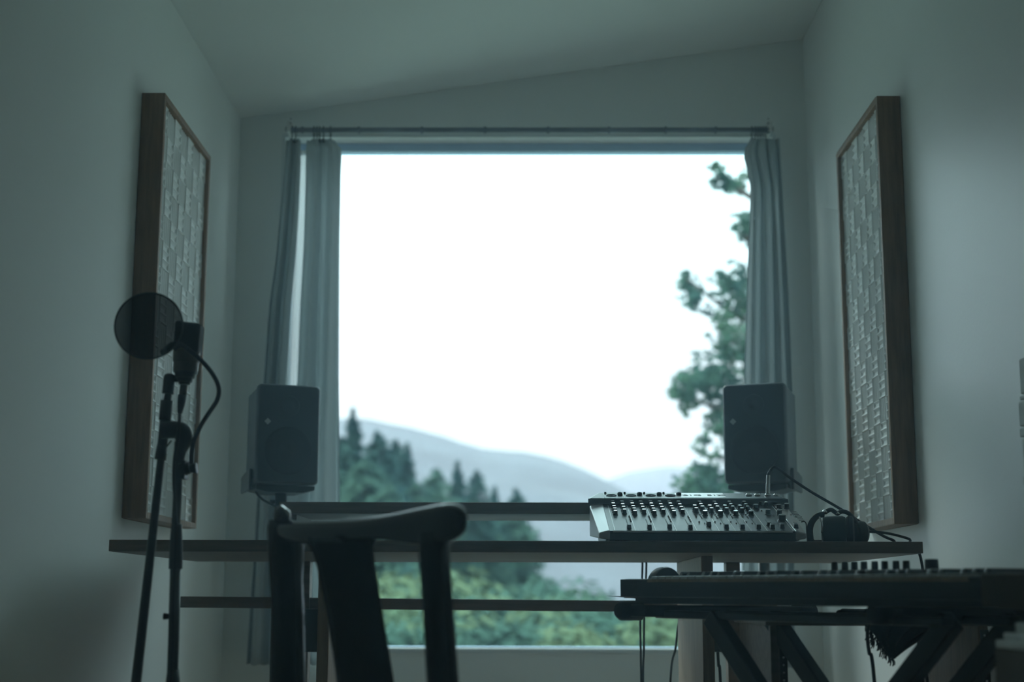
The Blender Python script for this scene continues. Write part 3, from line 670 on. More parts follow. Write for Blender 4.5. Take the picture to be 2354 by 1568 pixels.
def bar(pts, name, depth=.03):       # pts: (ypx, xl, xr, Y)
    g = MB(); vs = []
    for y, a, b, Y in pts:
        p = at(a, y, Y); q = at(b, y, Y); mxx = (p+q)/2; hwd = (q-p)/2
        dv = Vector((.45, .9, 0)).normalized()*depth/2
        for ca, sa in [(math.cos(2*math.pi*k/12), math.sin(2*math.pi*k/12)) for k in range(12)]:
            vs.append(mxx + hwd*math.copysign(abs(ca)**.6, ca) + dv*math.copysign(abs(sa)**.6, sa))
    n = 12
    g.add(vs, [(i*n+k, i*n+(k+1) % n, (i+1)*n+(k+1) % n, (i+1)*n+k) for i in range(len(pts)-1) for k in range(n)], True)
    g.f.append(list(range(n))); g.sm.append(False); g.f.append(list(range(len(vs)-n, len(vs)))); g.sm.append(False)
    return g.build(name, M_chair, ch)
def yfloor(Y, z=.0): return 784 - (lambda d: 0)(0)
def proj_y(Y, z, x=-.2):
    v = RW.transposed() @ (Vector((x, Y, z)) - CP); return 784 + F*v.y/v.z
bar([(1196, 628, 668, 2.46), (1212, 622, 690, 2.455), (1260, 622, 694, 2.45), (1330, 626, 690, 2.45), (1400, 630, 693, 2.45), (1568, 628, 697, 2.45), (proj_y(2.46, .3), 630, 696, 2.46), (proj_y(2.44, 0.0), 640, 690, 2.44)], 'rear_leg', .034)
bar([(1225, 968, 1030, 2.125), (1300, 970, 1030, 2.13), (1400, 977, 1037, 2.14), (1568, 986, 1050, 2.15), (proj_y(2.16, .3), 990, 1052, 2.16), (proj_y(2.14, 0.0), 998, 1046, 2.14)], 'rear_leg', .03)
bar([(1235, 700, 872, 2.285), (1255, 712, 858, 2.28), (1300, 728, 863, 2.28), (1400, 748, 878, 2.30), (1500, 764, 895, 2.32), (1568, 773, 906, 2.33), (proj_y(2.34, .425), 780, 912, 2.34)], 'back_splat', .014)
# left post tip with a facet added to catch a window highlight
g = MB(); tp_ = at(651, 1180, 2.44); g.sphere(tp_ + Vector((-.002, .004, -.003)), (.0145, .013, .0125), 24, 16)
g.lathe(tp_, (.74, -.22, .62), [(.0135, -.006), (.0138, .004), (.012, .0062), (.006, .0078), (.0001, .0082)], 28); g.build('post_tip', M_gloss, ch)
# seat and front legs, below the frame of the picture
sl = at(660, 1568, 2.45); sr = at(1018, 1568, 2.15); sd = (Vector((sr.x, sr.y, 0)) - Vector((sl.x, sl.y, 0))); fd = Vector((-sd.y, sd.x, 0)).normalized()
fd = fd if fd.x > 0 else -fd
A = Vector((sl.x, 2.45, .405)); B = Vector((sr.x, 2.15, .405)); dfw = fd*.36; e_ = sd.normalized()*.03
g = MB(); g.hexa([A, B, B+dfw+e_, A+dfw-e_, A+Vector((0,0,.022)), B+Vector((0,0,.022)), B+dfw+e_+Vector((0,0,.022)), A+dfw-e_+Vector((0,0,.022))]); g.build('seat', M_chair, ch, bevel=.008, seg=3)
for q in (A+dfw-e_*.3-fd*.02, B+dfw+e_*.3-fd*.02):
    g = MB(); g.tube([(q.x, q.y, 0), (q.x, q.y, .2), (q.x, q.y, .41)], [.012, .018, .017], 14); g.build('front_leg', M_chair, ch)
for (p, q, z) in ((A, B, .36), (A, A+dfw-e_, .30), (B, B+dfw+e_, .30)):
    g = MB(); g.tube([(p.x, p.y, z), (q.x, q.y, z)], .011, 10); g.build('stretcher', M_chair, ch)

# ------------------------------------------------------------------ microphone, stand, pop filter
YK = 2.70
def P(x, y, dY=0): return at(x, y, YK+dY)
def px(n): return n/F*YK
st = thing('microphone_stand', (P(398, 1568).x, YK, 0), 'black tripod microphone stand with a boom, left of the chair', 'microphone stand')
g = MB(); b0 = P(396, 1308); g.tube([P(411, 1015), P(410, 1100), P(404, 1210)], [px(10)]*3, 14); g.build('upper_tube', M_blacks, st)
g = MB(); g.lathe(P(403.5, 1308), P(406, 1205)-P(403.5, 1308), [(.0001, 0), (px(15.5), 0), (px(15.5), px(10)), (px(15), px(40)), (px(14), px(70)), (px(12), px(100)), (px(9), px(103))], 20); g.build('grip', M_black, st)
g = MB(); low = P(403.5, 1308); g.tube([low, P(399, 1480), Vector((P(396, 1568).x, YK, P(396, 1568).z)), Vector((P(392, 1568).x, YK, .12))], [px(12.5)]*4, 14); g.build('lower_tube', M_blacks, st)
g = MB(); g.tube([P(393, 1417), P(376, 1417)], [px(6), px(7.5)], 10); g.build('knob', M_black, st)
hub = Vector((P(392, 1568).x, YK, P(393, 1560).z))
g = MB(); g.tube([P(398, 1540), P(397, 1600)], [px(13), px(19)], 14); g.build('hub', M_black, st)
for k in range(3):
    a = R(80 + 120*k); g = MB(); g.tube([(hub.x, hub.y, .14), (hub.x+.26*math.cos(a), hub.y+.26*math.sin(a), .012)], .008, 10); g.build('leg', M_blacks, st)
    g = MB(); g.sphere((hub.x+.26*math.cos(a), hub.y+.26*math.sin(a), .013), .013, 10, 8); g.build('rubber_foot', M_rubber, st)
# clutch
g = MB(); g.tube(smooth_path([P(372, 990, -.01), P(395, 988, -.01), P(418, 992, -.01), P(423, 1010, -.01), P(416, 1040), P(414, 1062)], 5), [px(20)]*10+[px(21)]*6+[px(19), px(17), px(15), px(13), px(12), px(11), px(10.5), px(10), px(10), px(10)], 16); g.build('clutch', M_black, st)
g = MB(); g.tube([P(383, 1027, -.02), P(394, 1013, -.02)], px(2), 8); g.build('wing', M_blacks, st)
# boom
g = MB(); g.tube([P(376, 1020), P(370, 1057), P(313, 1568), P(303, 1655)], [px(9), px(9), px(11.5), px(12)], 14); g.build('boom', M_blacks, st)
g = MB(); g.tube([P(368, 1057), P(373, 1025)], [px(13.5), px(12.5)], 16); g.tube([P(373, 1025), P(379, 965)], [px(11.5), px(11.5)], 16); g.tube([P(379, 966), P(384, 921)], [px(14), px(15)], 16); g.tube([P(384, 922), P(388, 898)], [px(8.5), px(8.5)], 16); g.build('boom_sleeve', M_black, st)
g = MB(); g.tube(smooth_path([P(386, 905), P(388, 885), P(390, 868), P(391, 859)], 3), [px(13.5)]*4+[px(14)]*3+[px(13), px(11), px(7)], 16); g.build('swivel', M_black, st)
g = MB(); g.tube([P(392, 872, -.0), P(425, 872, 0)], px(7), 10); g.build('mic_mount', M_black, st)
# microphone
mc = thing('microphone', tuple(P(418, 905)), 'large side-address condenser microphone mounted on the stand', 'microphone')
ax = (P(434, 745) - P(424, 880)).normalized()
base = P(424, 884)
g = MB(); g.lathe(base, ax, [(.0001, 0), (px(13), 0), (px(14), px(6)), (px(17), px(6)), (px(19), px(16)), (px(22), px(16)), (px(25), px(27)), (px(27), px(27)), (px(27), px(30))], 24); g.build('base_ring', M_black, mc)
g = MB(); g.lathe(base + ax*px(30), ax, [(px(26), 0), (px(28.5), 0), (px(29), px(22)), (px(31), px(23)), (px(31.5), px(50)), (px(29), px(51))], 24); g.build('body', M_mic, mc)
xd = ax.cross(Vector((0, 1, 0))).normalized()
g = MB(); c0 = base + ax*px(80); c1 = P(437, 745)
hv = []
for c, wl, wr_, dp in ((P(431, 814), 29, 29, .022), (P(437, 744), 30, 30, .020)):
    for sx_, sy in ((-1,-1), (1,-1), (1,1), (-1,1)): hv.append(c + Vector((sx_*px(wl), sy*dp, -sx_*px(3.5))))
g.hexa(hv); g.build('grille_head', M_grille, mc, bevel=.005, seg=3)
g = MB(); g.sphere(P(406, 786, -.03), .0035, 10, 8); g.build('badge', M_red, mc)
# xlr connector and cable
g = MB(); g.tube([P(423, 886), P(420, 909)], px(9), 14); xl = g.build('connector', M_mic, mc)
cab = thing('microphone_cable', tuple(P(413, 1480, -.03)), 'black microphone cable hanging from the microphone down along the stand', 'cable')
g = MB(); g.tube([P(419.5, 908), P(417, 925), P(413, 950)], [px(11), px(9.5), px(5.5)], 12); g.build('plug', M_black, cab)
g = MB(); g.tube(smooth_path([P(413, 950), P(412, 975, -.02), P(408, 1010, -.04), P(401, 1060, -.03), P(400, 1110, -.02), P(403, 1160, -.03), P(404, 1230, -.05), P(398, 1400, -.045), P(392, 1568, -.045), Vector((P(392, 1568).x, YK-.07, .008))], 7), px(4), 8); g.build('cord', M_rubber, cab)
# pop filter
pf = thing('pop_filter', tuple(P(440, 1080)), 'round black mesh pop filter on a gooseneck clamped to the microphone stand', 'pop filter')
c = P(342, 749, -.10); rr_ = (P(420, 749, -.10) - P(342, 749, -.10)).length
tilt = Vector((.25, -1, .05)).normalized(); tilt = Vector((.08, -1, .0)).normalized()
g = MB(); u1 = tilt.cross(Vector((0,0,1))).normalized(); u2 = u1.cross(tilt)
g.add([c] + [c + (u1*math.cos(2*math.pi*k/48) + u2*math.sin(2*math.pi*k/48))*rr_*.985 for k in range(48)], [(0, 1+k, 1+(k+1) % 48) for k in range(48)]); g.raw = True
g.build('mesh_screen', M_nylon, pf)
g = MB(); g.tube([c + (u1*math.cos(2*math.pi*k/48) + u2*math.sin(2*math.pi*k/48))*rr_*.985 for k in range(49)], .0016, 8, cap=False); g.build('hoop', M_black, pf)
g = MB(); gp = [P(374, 810, -.10), P(384, 803, -.09), P(397, 792, -.08), P(410, 790, -.07), P(428, 800, -.06), P(462, 828, -.04), P(490, 862, -.03), P(503, 892, -.02), P(499, 920, -.02), P(480, 950, -.02), P(462, 978, -.02), P(447, 1010, -.02), P(441, 1040, -.02), P(440, 1066, -.01)]
g.tube(smooth_path(gp, 6), [px(7)]*12 + [px(5.2)]*67, 12); g.build('gooseneck', M_rubber, pf)
g = MB(); g.tube([P(412, 1080, -.02), P(437, 1076, -.02)], [px(16), px(14)], 12); g.box(tuple(P(415, 1100, -.03)), tuple(P(434, 1062, 0))); g.build('clamp', M_black, pf)
g = MB(); g.tube([P(436, 1078, -.02), P(453, 1076, -.02)], [px(9), px(13)], 12); g.build('knob', M_black, pf)

# ------------------------------------------------------------------ keyboard on an X stand
TH = R(58); KD = Vector((math.cos(TH), -math.sin(TH), 0)); KB = Vector((math.sin(TH), math.cos(TH), 0))
K0 = at(1500, 1330, 3.0)
def kp(s, d, z): return Vector((K0.x, K0.y, 0)) + KD*s + KB*d + Vector((0, 0, z))
MK = Matrix.Translation((K0.x, K0.y, 0)) @ Matrix(((KD.x, KB.x, 0, 0), (KD.y, KB.y, 0, 0), (0, 0, 1, 0), (0, 0, 0, 1)))
kz = CAMZ + (1380-1331)/F*3.0; kz1 = .628
slope = (kz1 - kz)/.8
kbd = thing('synthesizer_keyboard', tuple(kp(.4, .15, .58)), 'black keyboard synthesizer with wooden end block on the stand at right', 'keyboard')
S0, S1 = -.095, .845
def tz_(s): return kz + slope*s
print('kz', kz, kz1)
g = MB(MK)
for s0, s1, d0, d1, za, zb in ((S0, S1, -.012, 0.0, .597, -.001), (S0, S1, .150, .30, .597, .012), (S0, -.003, 0.0, .150, .597, .0), (.825, S1, 0.0, .150, .597, .0), (-.003, .825, 0, .15, .597, -.022)):
    g.hexa([(s0, d0, za), (s1, d0, za-.006), (s1, d1, za-.006), (s0, d1, za), (s0, d0, tz_(s0)+zb), (s1, d0, tz_(s1)+zb), (s1, d1, tz_(s1)+zb), (s0, d1, tz_(s0)+zb)])
g.hexa([(S0+.035, .0, .5835), (S1, .0, .580), (S1, .29, .580), (S0+.035, .29, .5835), (S0+.035, .0, .598), (S1, .0, .598), (S1, .29, .598), (S0+.035, .29, .598)])
g.build('body', M_black, kbd, bevel=.002)
g = MB(MK); g.hexa([(0, -.0135, tz_(0)-.007), (.82, -.0135, tz_(.82)-.007), (.82, -.0122, tz_(.82)-.007), (0, -.0122, tz_(0)-.007), (0, -.0135, tz_(0)-.001), (.82, -.0135, tz_(.82)-.001), (.82, -.0122, tz_(.82)-.001), (0, -.0122, tz_(0)-.001)]); g.build('key_slip_strip', M_leg, kbd)
for k in range(35):
    s = k*.0235; g = MB(MK); z = tz_(s+.012)
    g.box((s+.0016, -.004, z-.016), (s+.0219, .146, z+.0045)); g.build('white_key', M_keyw, kbd, bevel=.001)
for k in range(35):
    if k % 7 in (0, 1, 3, 4, 5) and k < 34:
        s = (k+1)*.0235; z = tz_(s); g = MB(MK)
        g.hexa([(s-.0055, .05, z+.003), (s+.0055, .05, z+.003), (s+.0055, .145, z+.003), (s-.0055, .145, z+.003), (s-.0045, .056, z+.014), (s+.0045, .056, z+.014), (s+.0045, .145, z+.014), (s-.0045, .145, z+.014)])
        g.build('black_key', M_gloss, kbd, bevel=.001)
def kknob(xp, r, h, d=.2):
    # locate along s from where the photo shows it
    dr = ray(xp, 1305); best = min((abs((kp(s/400, d, 0).x - CP.x)*dr.y - (kp(s/400, d, 0).y)*dr.x), s/400) for s in range(-40, 400))[1]
    z = tz_(best)+.012; g = MB(MK); g.lathe((best, d, z), (0,0,1), [(.0001, 0), (r, 0), (r*.92, h-.001), (r*.8, h), (.0001, h)], 18); g.build('knob', M_black, kbd)
for xp in (1918, 1942, 1965, 1987, 2011, 2035, 2059, 2083): kknob(xp, .0066, .020)
kknob(2141, .0125, .022)
MKw = MK
g = MB(MK); g.lathe((-.085, .085, tz_(0)-.012), (1, 0, 0), [(.0001, 0), (.036, 0), (.0375, .004), (.0375, .020), (.036, .024), (.0001, .024)], 40); g.build('pitch_wheel', M_blacks, kbd)
g = MB(MK); g.hexa([(S1+.0005, -.016, .582), (S1+.12, -.016, .575), (S1+.12, .30, .575), (S1+.0005, .30, .582), (S1+.0005, -.016, tz_(S1)+.004), (S1+.12, -.016, tz_(S1+.12)+.004), (S1+.12, .30, tz_(S1)+.012), (S1+.0005, .30, tz_(S1)+.012)]); g.build('end_block', M_box, kbd, bevel=.003)
# stand
ks = thing('keyboard_stand', tuple(kp(.3, .15, 0)), 'black folding X-shaped keyboard stand at the lower right', 'keyboard stand')
def beam(a, b, w, h, name, mt=M_blacks):
    a = Vector(a); b = Vector(b); d = (b-a).normalized(); sd = d.cross(Vector((0,0,1)));
    sd = sd.normalized() if sd.length > .01 else Vector((1,0,0)); up = sd.cross(d)
    g = MB(); g.hexa([a-sd*w/2-up*h/2, a+sd*w/2-up*h/2, b+sd*w/2-up*h/2, b-sd*w/2-up*h/2, a-sd*w/2+up*h/2, a+sd*w/2+up*h/2, b+sd*w/2+up*h/2, b-sd*w/2+up*h/2])
    return g.build(name, mt, ks, bevel=.003)
sA, sB = kp(-.035, -.03, .561), kp(-.035, .36, .561)
arms = [(-.03, 'a'), (.60, 'b')]
for s_, _q in arms:
    a = kp(s_, -.045 if s_ < 0 else .02, .5700); b = kp(s_, .44 if s_ < 0 else .36, .5665)
    beam(a, b, .035, .024, 'support_arm')
    g = MB(); g.tube([a - KB*.02, a - KB*.012, a + KB*.035], [.013, .019, .0195], 16); g.build('end_cap', M_rubber, ks)
    g = MB(); g.tube([b + KB*.012, b + KB*.010, b - KB*.035], [.018, .019, .0195], 16); g.build('end_cap', M_rubber, ks)
for d in (.045, .195):
    beam(kp(.13, d, .560), kp(.67, d, .02), .028, .036, 'cross_leg')
for d in (.08, .23):
    beam(kp(.70, d, .560), kp(.13, d, .02), .028, .036, 'cross_leg')
for d in (.05, .21):
    beam(kp(-.045, d, .563), kp(.72, d, .558), .026, .016, 'top_rail')
for s_ in (.67, .13):
    beam(kp(s_, -.03, .014), kp(s_, .33, .014), .03, .028, 'foot_bar')
g = MB(); g.tube([kp(.405, .02, .285), kp(.405, .255, .285)], .018, 16); g.build('pivot_bolt', M_blacks, ks)

# ------------------------------------------------------------------ wooden rack cart behind the stand
YQ = 2.96
rk = thing('rack_cabinet', (.70, 3.2, 0), 'low open wooden rack cabinet with perforated black rails under the desk at right', 'rack cabinet')
rx0 = at(1770, 1430, YQ).x; rx1 = at(1790, 1430, YQ).x; ry0 = at(2247, 1430, YQ).x; rz1 = at(1900, 1420, YQ).z; rz0 = at(1900, 1438.5, YQ).z
MB().box((rx0-.01, YQ-.01, rz0), (XR-.02, 3.40, rz1)).build('top_board', M_desk, rk, bevel=.0015)
MB().box((rx0, YQ, 0), (rx1, 3.39, rz0)).build('side_panel', M_desk, rk, bevel=.0015)
MB().box((ry0, YQ, 0), (ry0+.02, 3.39, rz0)).build('side_panel', M_leg, rk, bevel=.0015)  # lighter wood than the left panel stands in for light on this face
MB().box((rx1, YQ+.02, .05), (ry0, 3.39, .068)).build('bottom_board', M_desk, rk)
for xx, w_ in ((rx1, .0155), (ry0-.0155+.0, .0155)):
    if xx > .8: xx = ry0 + .004; yy = YQ-.003
    else: yy = YQ+.002
    g = MB(); g.box((xx, yy-.0, .08), (xx+w_, yy+.002, rz0-.007)); rl = g.build('rack_rail', M_blacks, rk)
    g = MB()
    for k in range(26):
        g.lathe((xx+w_*.5, yy-.0002, rz0-.018-k*.0145), (0,-1,0), [(.0001, 0), (.0022, 0), (.0022, .0004), (.0001, .0004)], 10)
    g.build('rail_holes', M_line, rl)
# fringed scarf hanging over the rack
sc = thing('fringed_scarf', tuple(at(2050, 1500, 2.93)), 'black fringed wool scarf draped over the rack top under the keyboard', 'scarf')
YC = 2.94
rowt = [(1437, 1990, 2165), (1450, 1994, 2140), (1462, 2003, 2128), (1475, 2012, 2112), (1485, 2022, 2090), (1495, 2034, 2066), (1500, 2042, 2052)]
def sfn(u, v):
    y = lerp(1437, 1512, v)
    xl_ = lerp(1988, 2050, v**.85); xr_ = lerp(2172, 2052, v**.8)
    if v < .75: pass
    p = at(lerp(xl_, xr_, u), y - 10*math.sin(u*math.pi*2)*v*(1-v), YC); p.y = YC + .006*math.sin(u*22+v*5) - .004; return p
g = MB(); g.grid(sfn, 40, 24); g.raw = True; g.build('hanging_end', M_cloth, sc, solid=.006)
def sf2(u, v):
    p = at(lerp(1985, 2170, u), 1437, YC); return Vector((p.x + .01*math.sin(v*7), YC + v*.22, rz1 + .008 + .004*math.sin(u*19+v*8)))
g = MB(); g.grid(sf2, 30, 16)
a_ = at(1922, 1409, YC); g.raw = True
g.build('folded_end', M_cloth, sc, solid=.010)
g = MB(); g.tube(smooth_path([at(1922, 1411, YC), at(1935, 1409, YC), at(1960, 1411, YC), at(2010, 1412, YC), at(2100, 1415, YC), at(2165, 1424, YC)], 5), [.0015, .004, .005, .006, .006] + [.0068]*21, 10); g.build('rolled_edge', M_cloth, sc)
rr = random.Random(5); g = MB()
for k in range(58):
    t = k/57; x = lerp(1989, 2052, t) + rr.uniform(-2, 3); y = lerp(1440, 1508, t**1.05); L_ = rr.uniform(16, 30)
    d = rr.uniform(-6, 4); pts = [at(x, y, YC-.004), at(x - 1 + d*.3, y+L_*.35, YC-.008), at(x + 1.5 + d*.7, y+L_*.7, YC-.004), at(x + d, y+L_, YC-.006)]
    g.tube(smooth_path(pts, 3), .0010, 5)
f_ = g.build('fringe', M_cloth, sc); f_['kind'] = 'stuff'
cable('hanging_cable', [at(1997, 1436, 2.93), at(1994, 1460, 2.93), at(1998, 1500, 2.93), at(2010, 1568, 2.93), Vector((at(2030, 1620, 2.93).x, 2.93, .01))], .0036, 'thick black cable hanging in front of the fringed scarf')
cable('hanging_cable', [at(2170, 1440, 3.0), at(2140, 1490, 3.0), at(2118, 1530, 3.0), at(2132, 1568, 3.0), Vector((at(2140, 1620, 3.0).x, 3.0, .08))], .003, 'black cable crossing behind the keyboard stand leg, bending left')
cable('hanging_cable', [at(2100, 1500, 3.05), at(2112, 1530, 3.05), at(2122, 1568, 3.05), Vector((at(2130, 1620, 3.05).x, 3.05, .08))], .003, 'black cable crossing behind the keyboard stand leg, bending right')

# paper stack in the bottom right corner
YP = 2.0
p0 = at(2284, 1482, YP+.22)
bx = tag(MB().box((p0.x, YP, 0), (p0.x+.24, YP+.22, at(2300, 1500, YP).z)).build('wooden_crate', M_box, loc=(p0.x+.12, YP+.1, 0), bevel=.004), 'brown crate in the bottom right corner under the papers', 'crate')
zb = at(2300, 1500, YP).z
for k, (dx, h_, dy) in enumerate(((.0, .012, 0), (.012, .010, .01), (.03, .014, .02))):
    o = MB().box((p0.x-.004+dx, YP+.0+dy, zb), (p0.x+.22+dx*.3, YP+.2, zb+h_)).build('paper_bundle', M_paper, loc=(p0.x+.1, YP+.1, zb), bevel=.003)
    tag(o, ('grey paper bundle lying directly on the brown crate, lowest of three', 'grey paper bundle in the middle of the pile on the brown crate', 'grey paper bundle on top of the pile on the brown crate')[k], 'papers', 'paper bundles on the brown crate'); zb += h_
# tall stack of pale things against the right wall at the frame edge
YT = 2.72
xt = atx(2344, 1000, 0.97).x
tower = thing('magazine_rack', (XR-.03, YT+.06, at(2350, 1290, YT).z), 'tall wall rack of pale magazines at the right edge of the picture', 'magazine rack')
za, zb = at(2348, 1285, YT).z, at(2348, 782, YT).z
MB().box((XR-.012, YT, za), (XR-.001, YT+.08, zb)).build('back_board', M_white, tower)
rr = random.Random(11); z = za; k = 0
xe = at(2347, 1000, YT+.075).x
while z < zb-.03:
    h_ = rr.choice((.012, .02, .05, .07)); dx = rr.uniform(-.003, .004)
    MB().box((min(xe+dx, XR-.02), YT+.004, z), (XR-.0125, YT+.075, z+h_-.004)).build('magazine', M_paper, tower, bevel=.002)
    z += h_; k += 1

# ------------------------------------------------------------------ outdoors
def leaf_blob(g, c, r, n, size, rn, up=.3):
    for _ in range(n):
        d = Vector((rn.gauss(0,1), rn.gauss(0,1), rn.gauss(0,1))); d.normalize()
        rad = rn.random() ** .45
        p = c + Vector((d.x*r[0], d.y*r[1], d.z*r[2])) * rad
        a = Vector((rn.gauss(0,1), rn.gauss(0,1), rn.gauss(0,1)*up)).normalized(); b = a.cross(Vector((rn.gauss(0,1), rn.gauss(0,1), rn.gauss(0,1)))).normalized()
        s = size*rn.uniform(.6, 1.3); a *= s; b *= s*.55
        i = len(g.v); g.v += [p-a, p-b, p+a, p+b]; g.f.append([i, i+1, i+2, i+3]); g.sm.append(False)
def conifer_mesh(seed, H, R0, n, size0, narrow=1.0):
    rn = random.Random(seed); g = MB(); g.raw = True
    nb = n//26
    for i in range(nb):
        t = (i/nb) ** .75; h = H*(.06 + .94*t); L = R0*(1-h/H)**narrow*rn.uniform(.6, 1.2) + .04; size = size0*(.30 + .75*(1-h/H)**.7)
        a = rn.random()*6.283; d = Vector((math.cos(a), math.sin(a), 0))
        for k in range(26):
            u = rn.random()**.6; p = d*L*u + Vector((0, 0, h - .35*L*u*u + rn.gauss(0, .12)*size*2)) + Vector((rn.gauss(0, L*.13), rn.gauss(0, L*.13), 0))
            q = Vector((rn.gauss(0,1), rn.gauss(0,1), rn.gauss(0,.5))).normalized()*size*rn.uniform(.5, 1.2); b = q.orthogonal()*.5
            j = len(g.v); g.v += [p-q, p-b, p+q, p+b]; g.f.append([j, j+1, j+2, j+3]); g.sm.append(False)
    return g
M_con = [leafmat('conifer_needles_dark', (.028, .058, .058), (.055, .10, .082), .5), leafmat('conifer_needles_mid', (.036, .072, .062), (.075, .125, .088), .5)]
M_bsh = [leafmat('leaves_mid_green', (.035, .07, .055), (.10, .15, .095), .45), leafmat('leaves_yellow_green', (.05, .09, .055), (.17, .205, .11), .45), leafmat('leaves_deep_green', (.028, .06, .05), (.07, .12, .085), .45)]
protos = []
def make_conifer(kind, loc, label):
    root = thing('conifer_tree', loc, label, 'tree', 'conifers beyond the window'); H = (14, 13, 12)[kind]; R0 = (2.9, 3.5, 4.4)[kind]
    g = conifer_mesh(20+kind, H, R0, 6200, .42, (.85, .58, .55)[kind]); g.v = [p + Vector(loc) for p in g.v]
    g.build('foliage', M_con[0 if kind != 2 else 1], root)
    g = MB(); g.tube([Vector(loc) + Vector((0,0,z)) for z in (-1.5, H*.5, H*.97)], [.28, .18, .04], 8); g.build('trunk', M_bark, root)
    return root
cpos = [(812, 938, 90, 0, 'tallest narrow conifer standing left by the left curtain'), (868, 992, 92, 1, 'broad conifer right of the tallest conifer'), (936, 1018, 96, 0, 'slim conifer at the right end of the left conifer group'),
        (908, 1012, 104, 1, 'conifer behind the right half of the left conifer group'), (786, 1005, 98, 1, 'conifer half hidden by the edge of the left curtain'), (840, 1055, 80, 2, 'bushy conifer low in front of the left conifer group'),
        (1003, 1078, 110, 2, 'round-shouldered conifer left of the middle conifer group'), (1052, 1060, 112, 0, 'pointed tallest conifer of the middle group above the chair rail'), (1095, 1082, 115, 1, 'conifer at the right shoulder of the middle group'),
        (1137, 1118, 122, 0, 'small conifer right of the middle group'), (1186, 1124, 118, 1, 'small pointed conifer furthest right before the bare mountain slope'), (960, 1110, 95, 2, 'low bushy conifer between the left and middle groups'),
        (1090, 1150, 84, 2, 'bushy conifer seen between the shelf and the desktop, left part'), (1180, 1165, 88, 2, 'bushy conifer seen between the shelf and the desktop, right part'), (890, 1110, 76, 2, 'bushy conifer low beside the left curtain edge, in front of the broad conifer')]
made = {}
for x, y, Y, kd, lab in cpos:
    top_ = at(x, y, Y); H = (14, 13, 12)[kd]; sc_ = 1.0 + (0.12*((x*7) % 5 - 2)/2)
    loc = (top_.x, Y, top_.z - H*sc_)
    if kd not in made: made[kd] = make_conifer(kd, (top_.x, Y, top_.z - H), lab); 
    else: copy_thing(made[kd], loc, lab, sc_, (x*1.7) % 6)
# broadleaf shrubs and trees lower on the slope
def bush_mesh(seed, r, n, size):
    rn = random.Random(seed); g = MB(); g.raw = True
    for _ in range(11):
        a = rn.random()*6.28; q = rn.random()**.5*.75; c = Vector((math.cos(a)*q*r, math.sin(a)*q*r, r*.65 + rn.uniform(-.35, .4)*r*(1-q*.6)))
        rr_ = r*rn.uniform(.3, .45); 
        for _k in range(n//11):
            d = Vector((rn.gauss(0,1), rn.gauss(0,1), rn.gauss(0,1))).normalized(); p = c + d*rr_*(rn.uniform(.75, 1.05))
            t = d.orthogonal().normalized(); t.rotate(Matrix.Rotation(rn.random()*6.28, 3, d)); b = d.cross(t); t = t + d*rn.uniform(-.6,.6)
            s = size*rn.uniform(.6, 1.3); j = len(g.v); g.v += [p-t*s, p-b*s*.6, p+t*s, p+b*s*.6]; g.f.append([j, j+1, j+2, j+3]); g.sm.append(False)
    return g
bp = []
bpos = [(905, 1345, 30, 3.0, 1), (960, 1310, 36, 3.4, 2), (1010, 1300, 34, 3.2, 1), (1080, 1298, 38, 3.4, 1), (1150, 1300, 40, 3.6, 0), (1225, 1312, 42, 3.5, 0), (1290, 1318, 44, 3.4, 2), (1350, 1330, 40, 3.0, 0),
        (1420, 1338, 38, 2.8, 0), (1490, 1335, 36, 2.8, 0), (1560, 1330, 34, 3.0, 1), (1130, 1345, 28, 2.4, 2), (1240, 1365, 27, 2.2, 1), (1340, 1378, 26, 2.2, 2), (1450, 1375, 27, 2.2, 0), (1540, 1370, 24, 2.0, 1),
        (930, 1400, 21, 1.8, 0), (1010, 1412, 20, 1.7, 2), (1110, 1405, 20, 1.7, 2), (1190, 1398, 19, 1.8, 0), (1300, 1415, 19, 1.6, 0), (1400, 1410, 19, 1.6, 2), (1490, 1408, 18, 1.5, 1), (860, 1380, 24, 2.2, 0)]
where = ['beside the chair splat', 'just right of the chair splat', 'between the two chair posts', 'right of the chair back', 'below the desk middle', 'in the middle below the desktop', 'in the middle distance left of the hanging cables', 'near the hanging cables', 'behind the keyboard end', 'by the right desk leg']
cols = ['mid-green', 'yellow-green', 'deep green']
bm_cache = {}
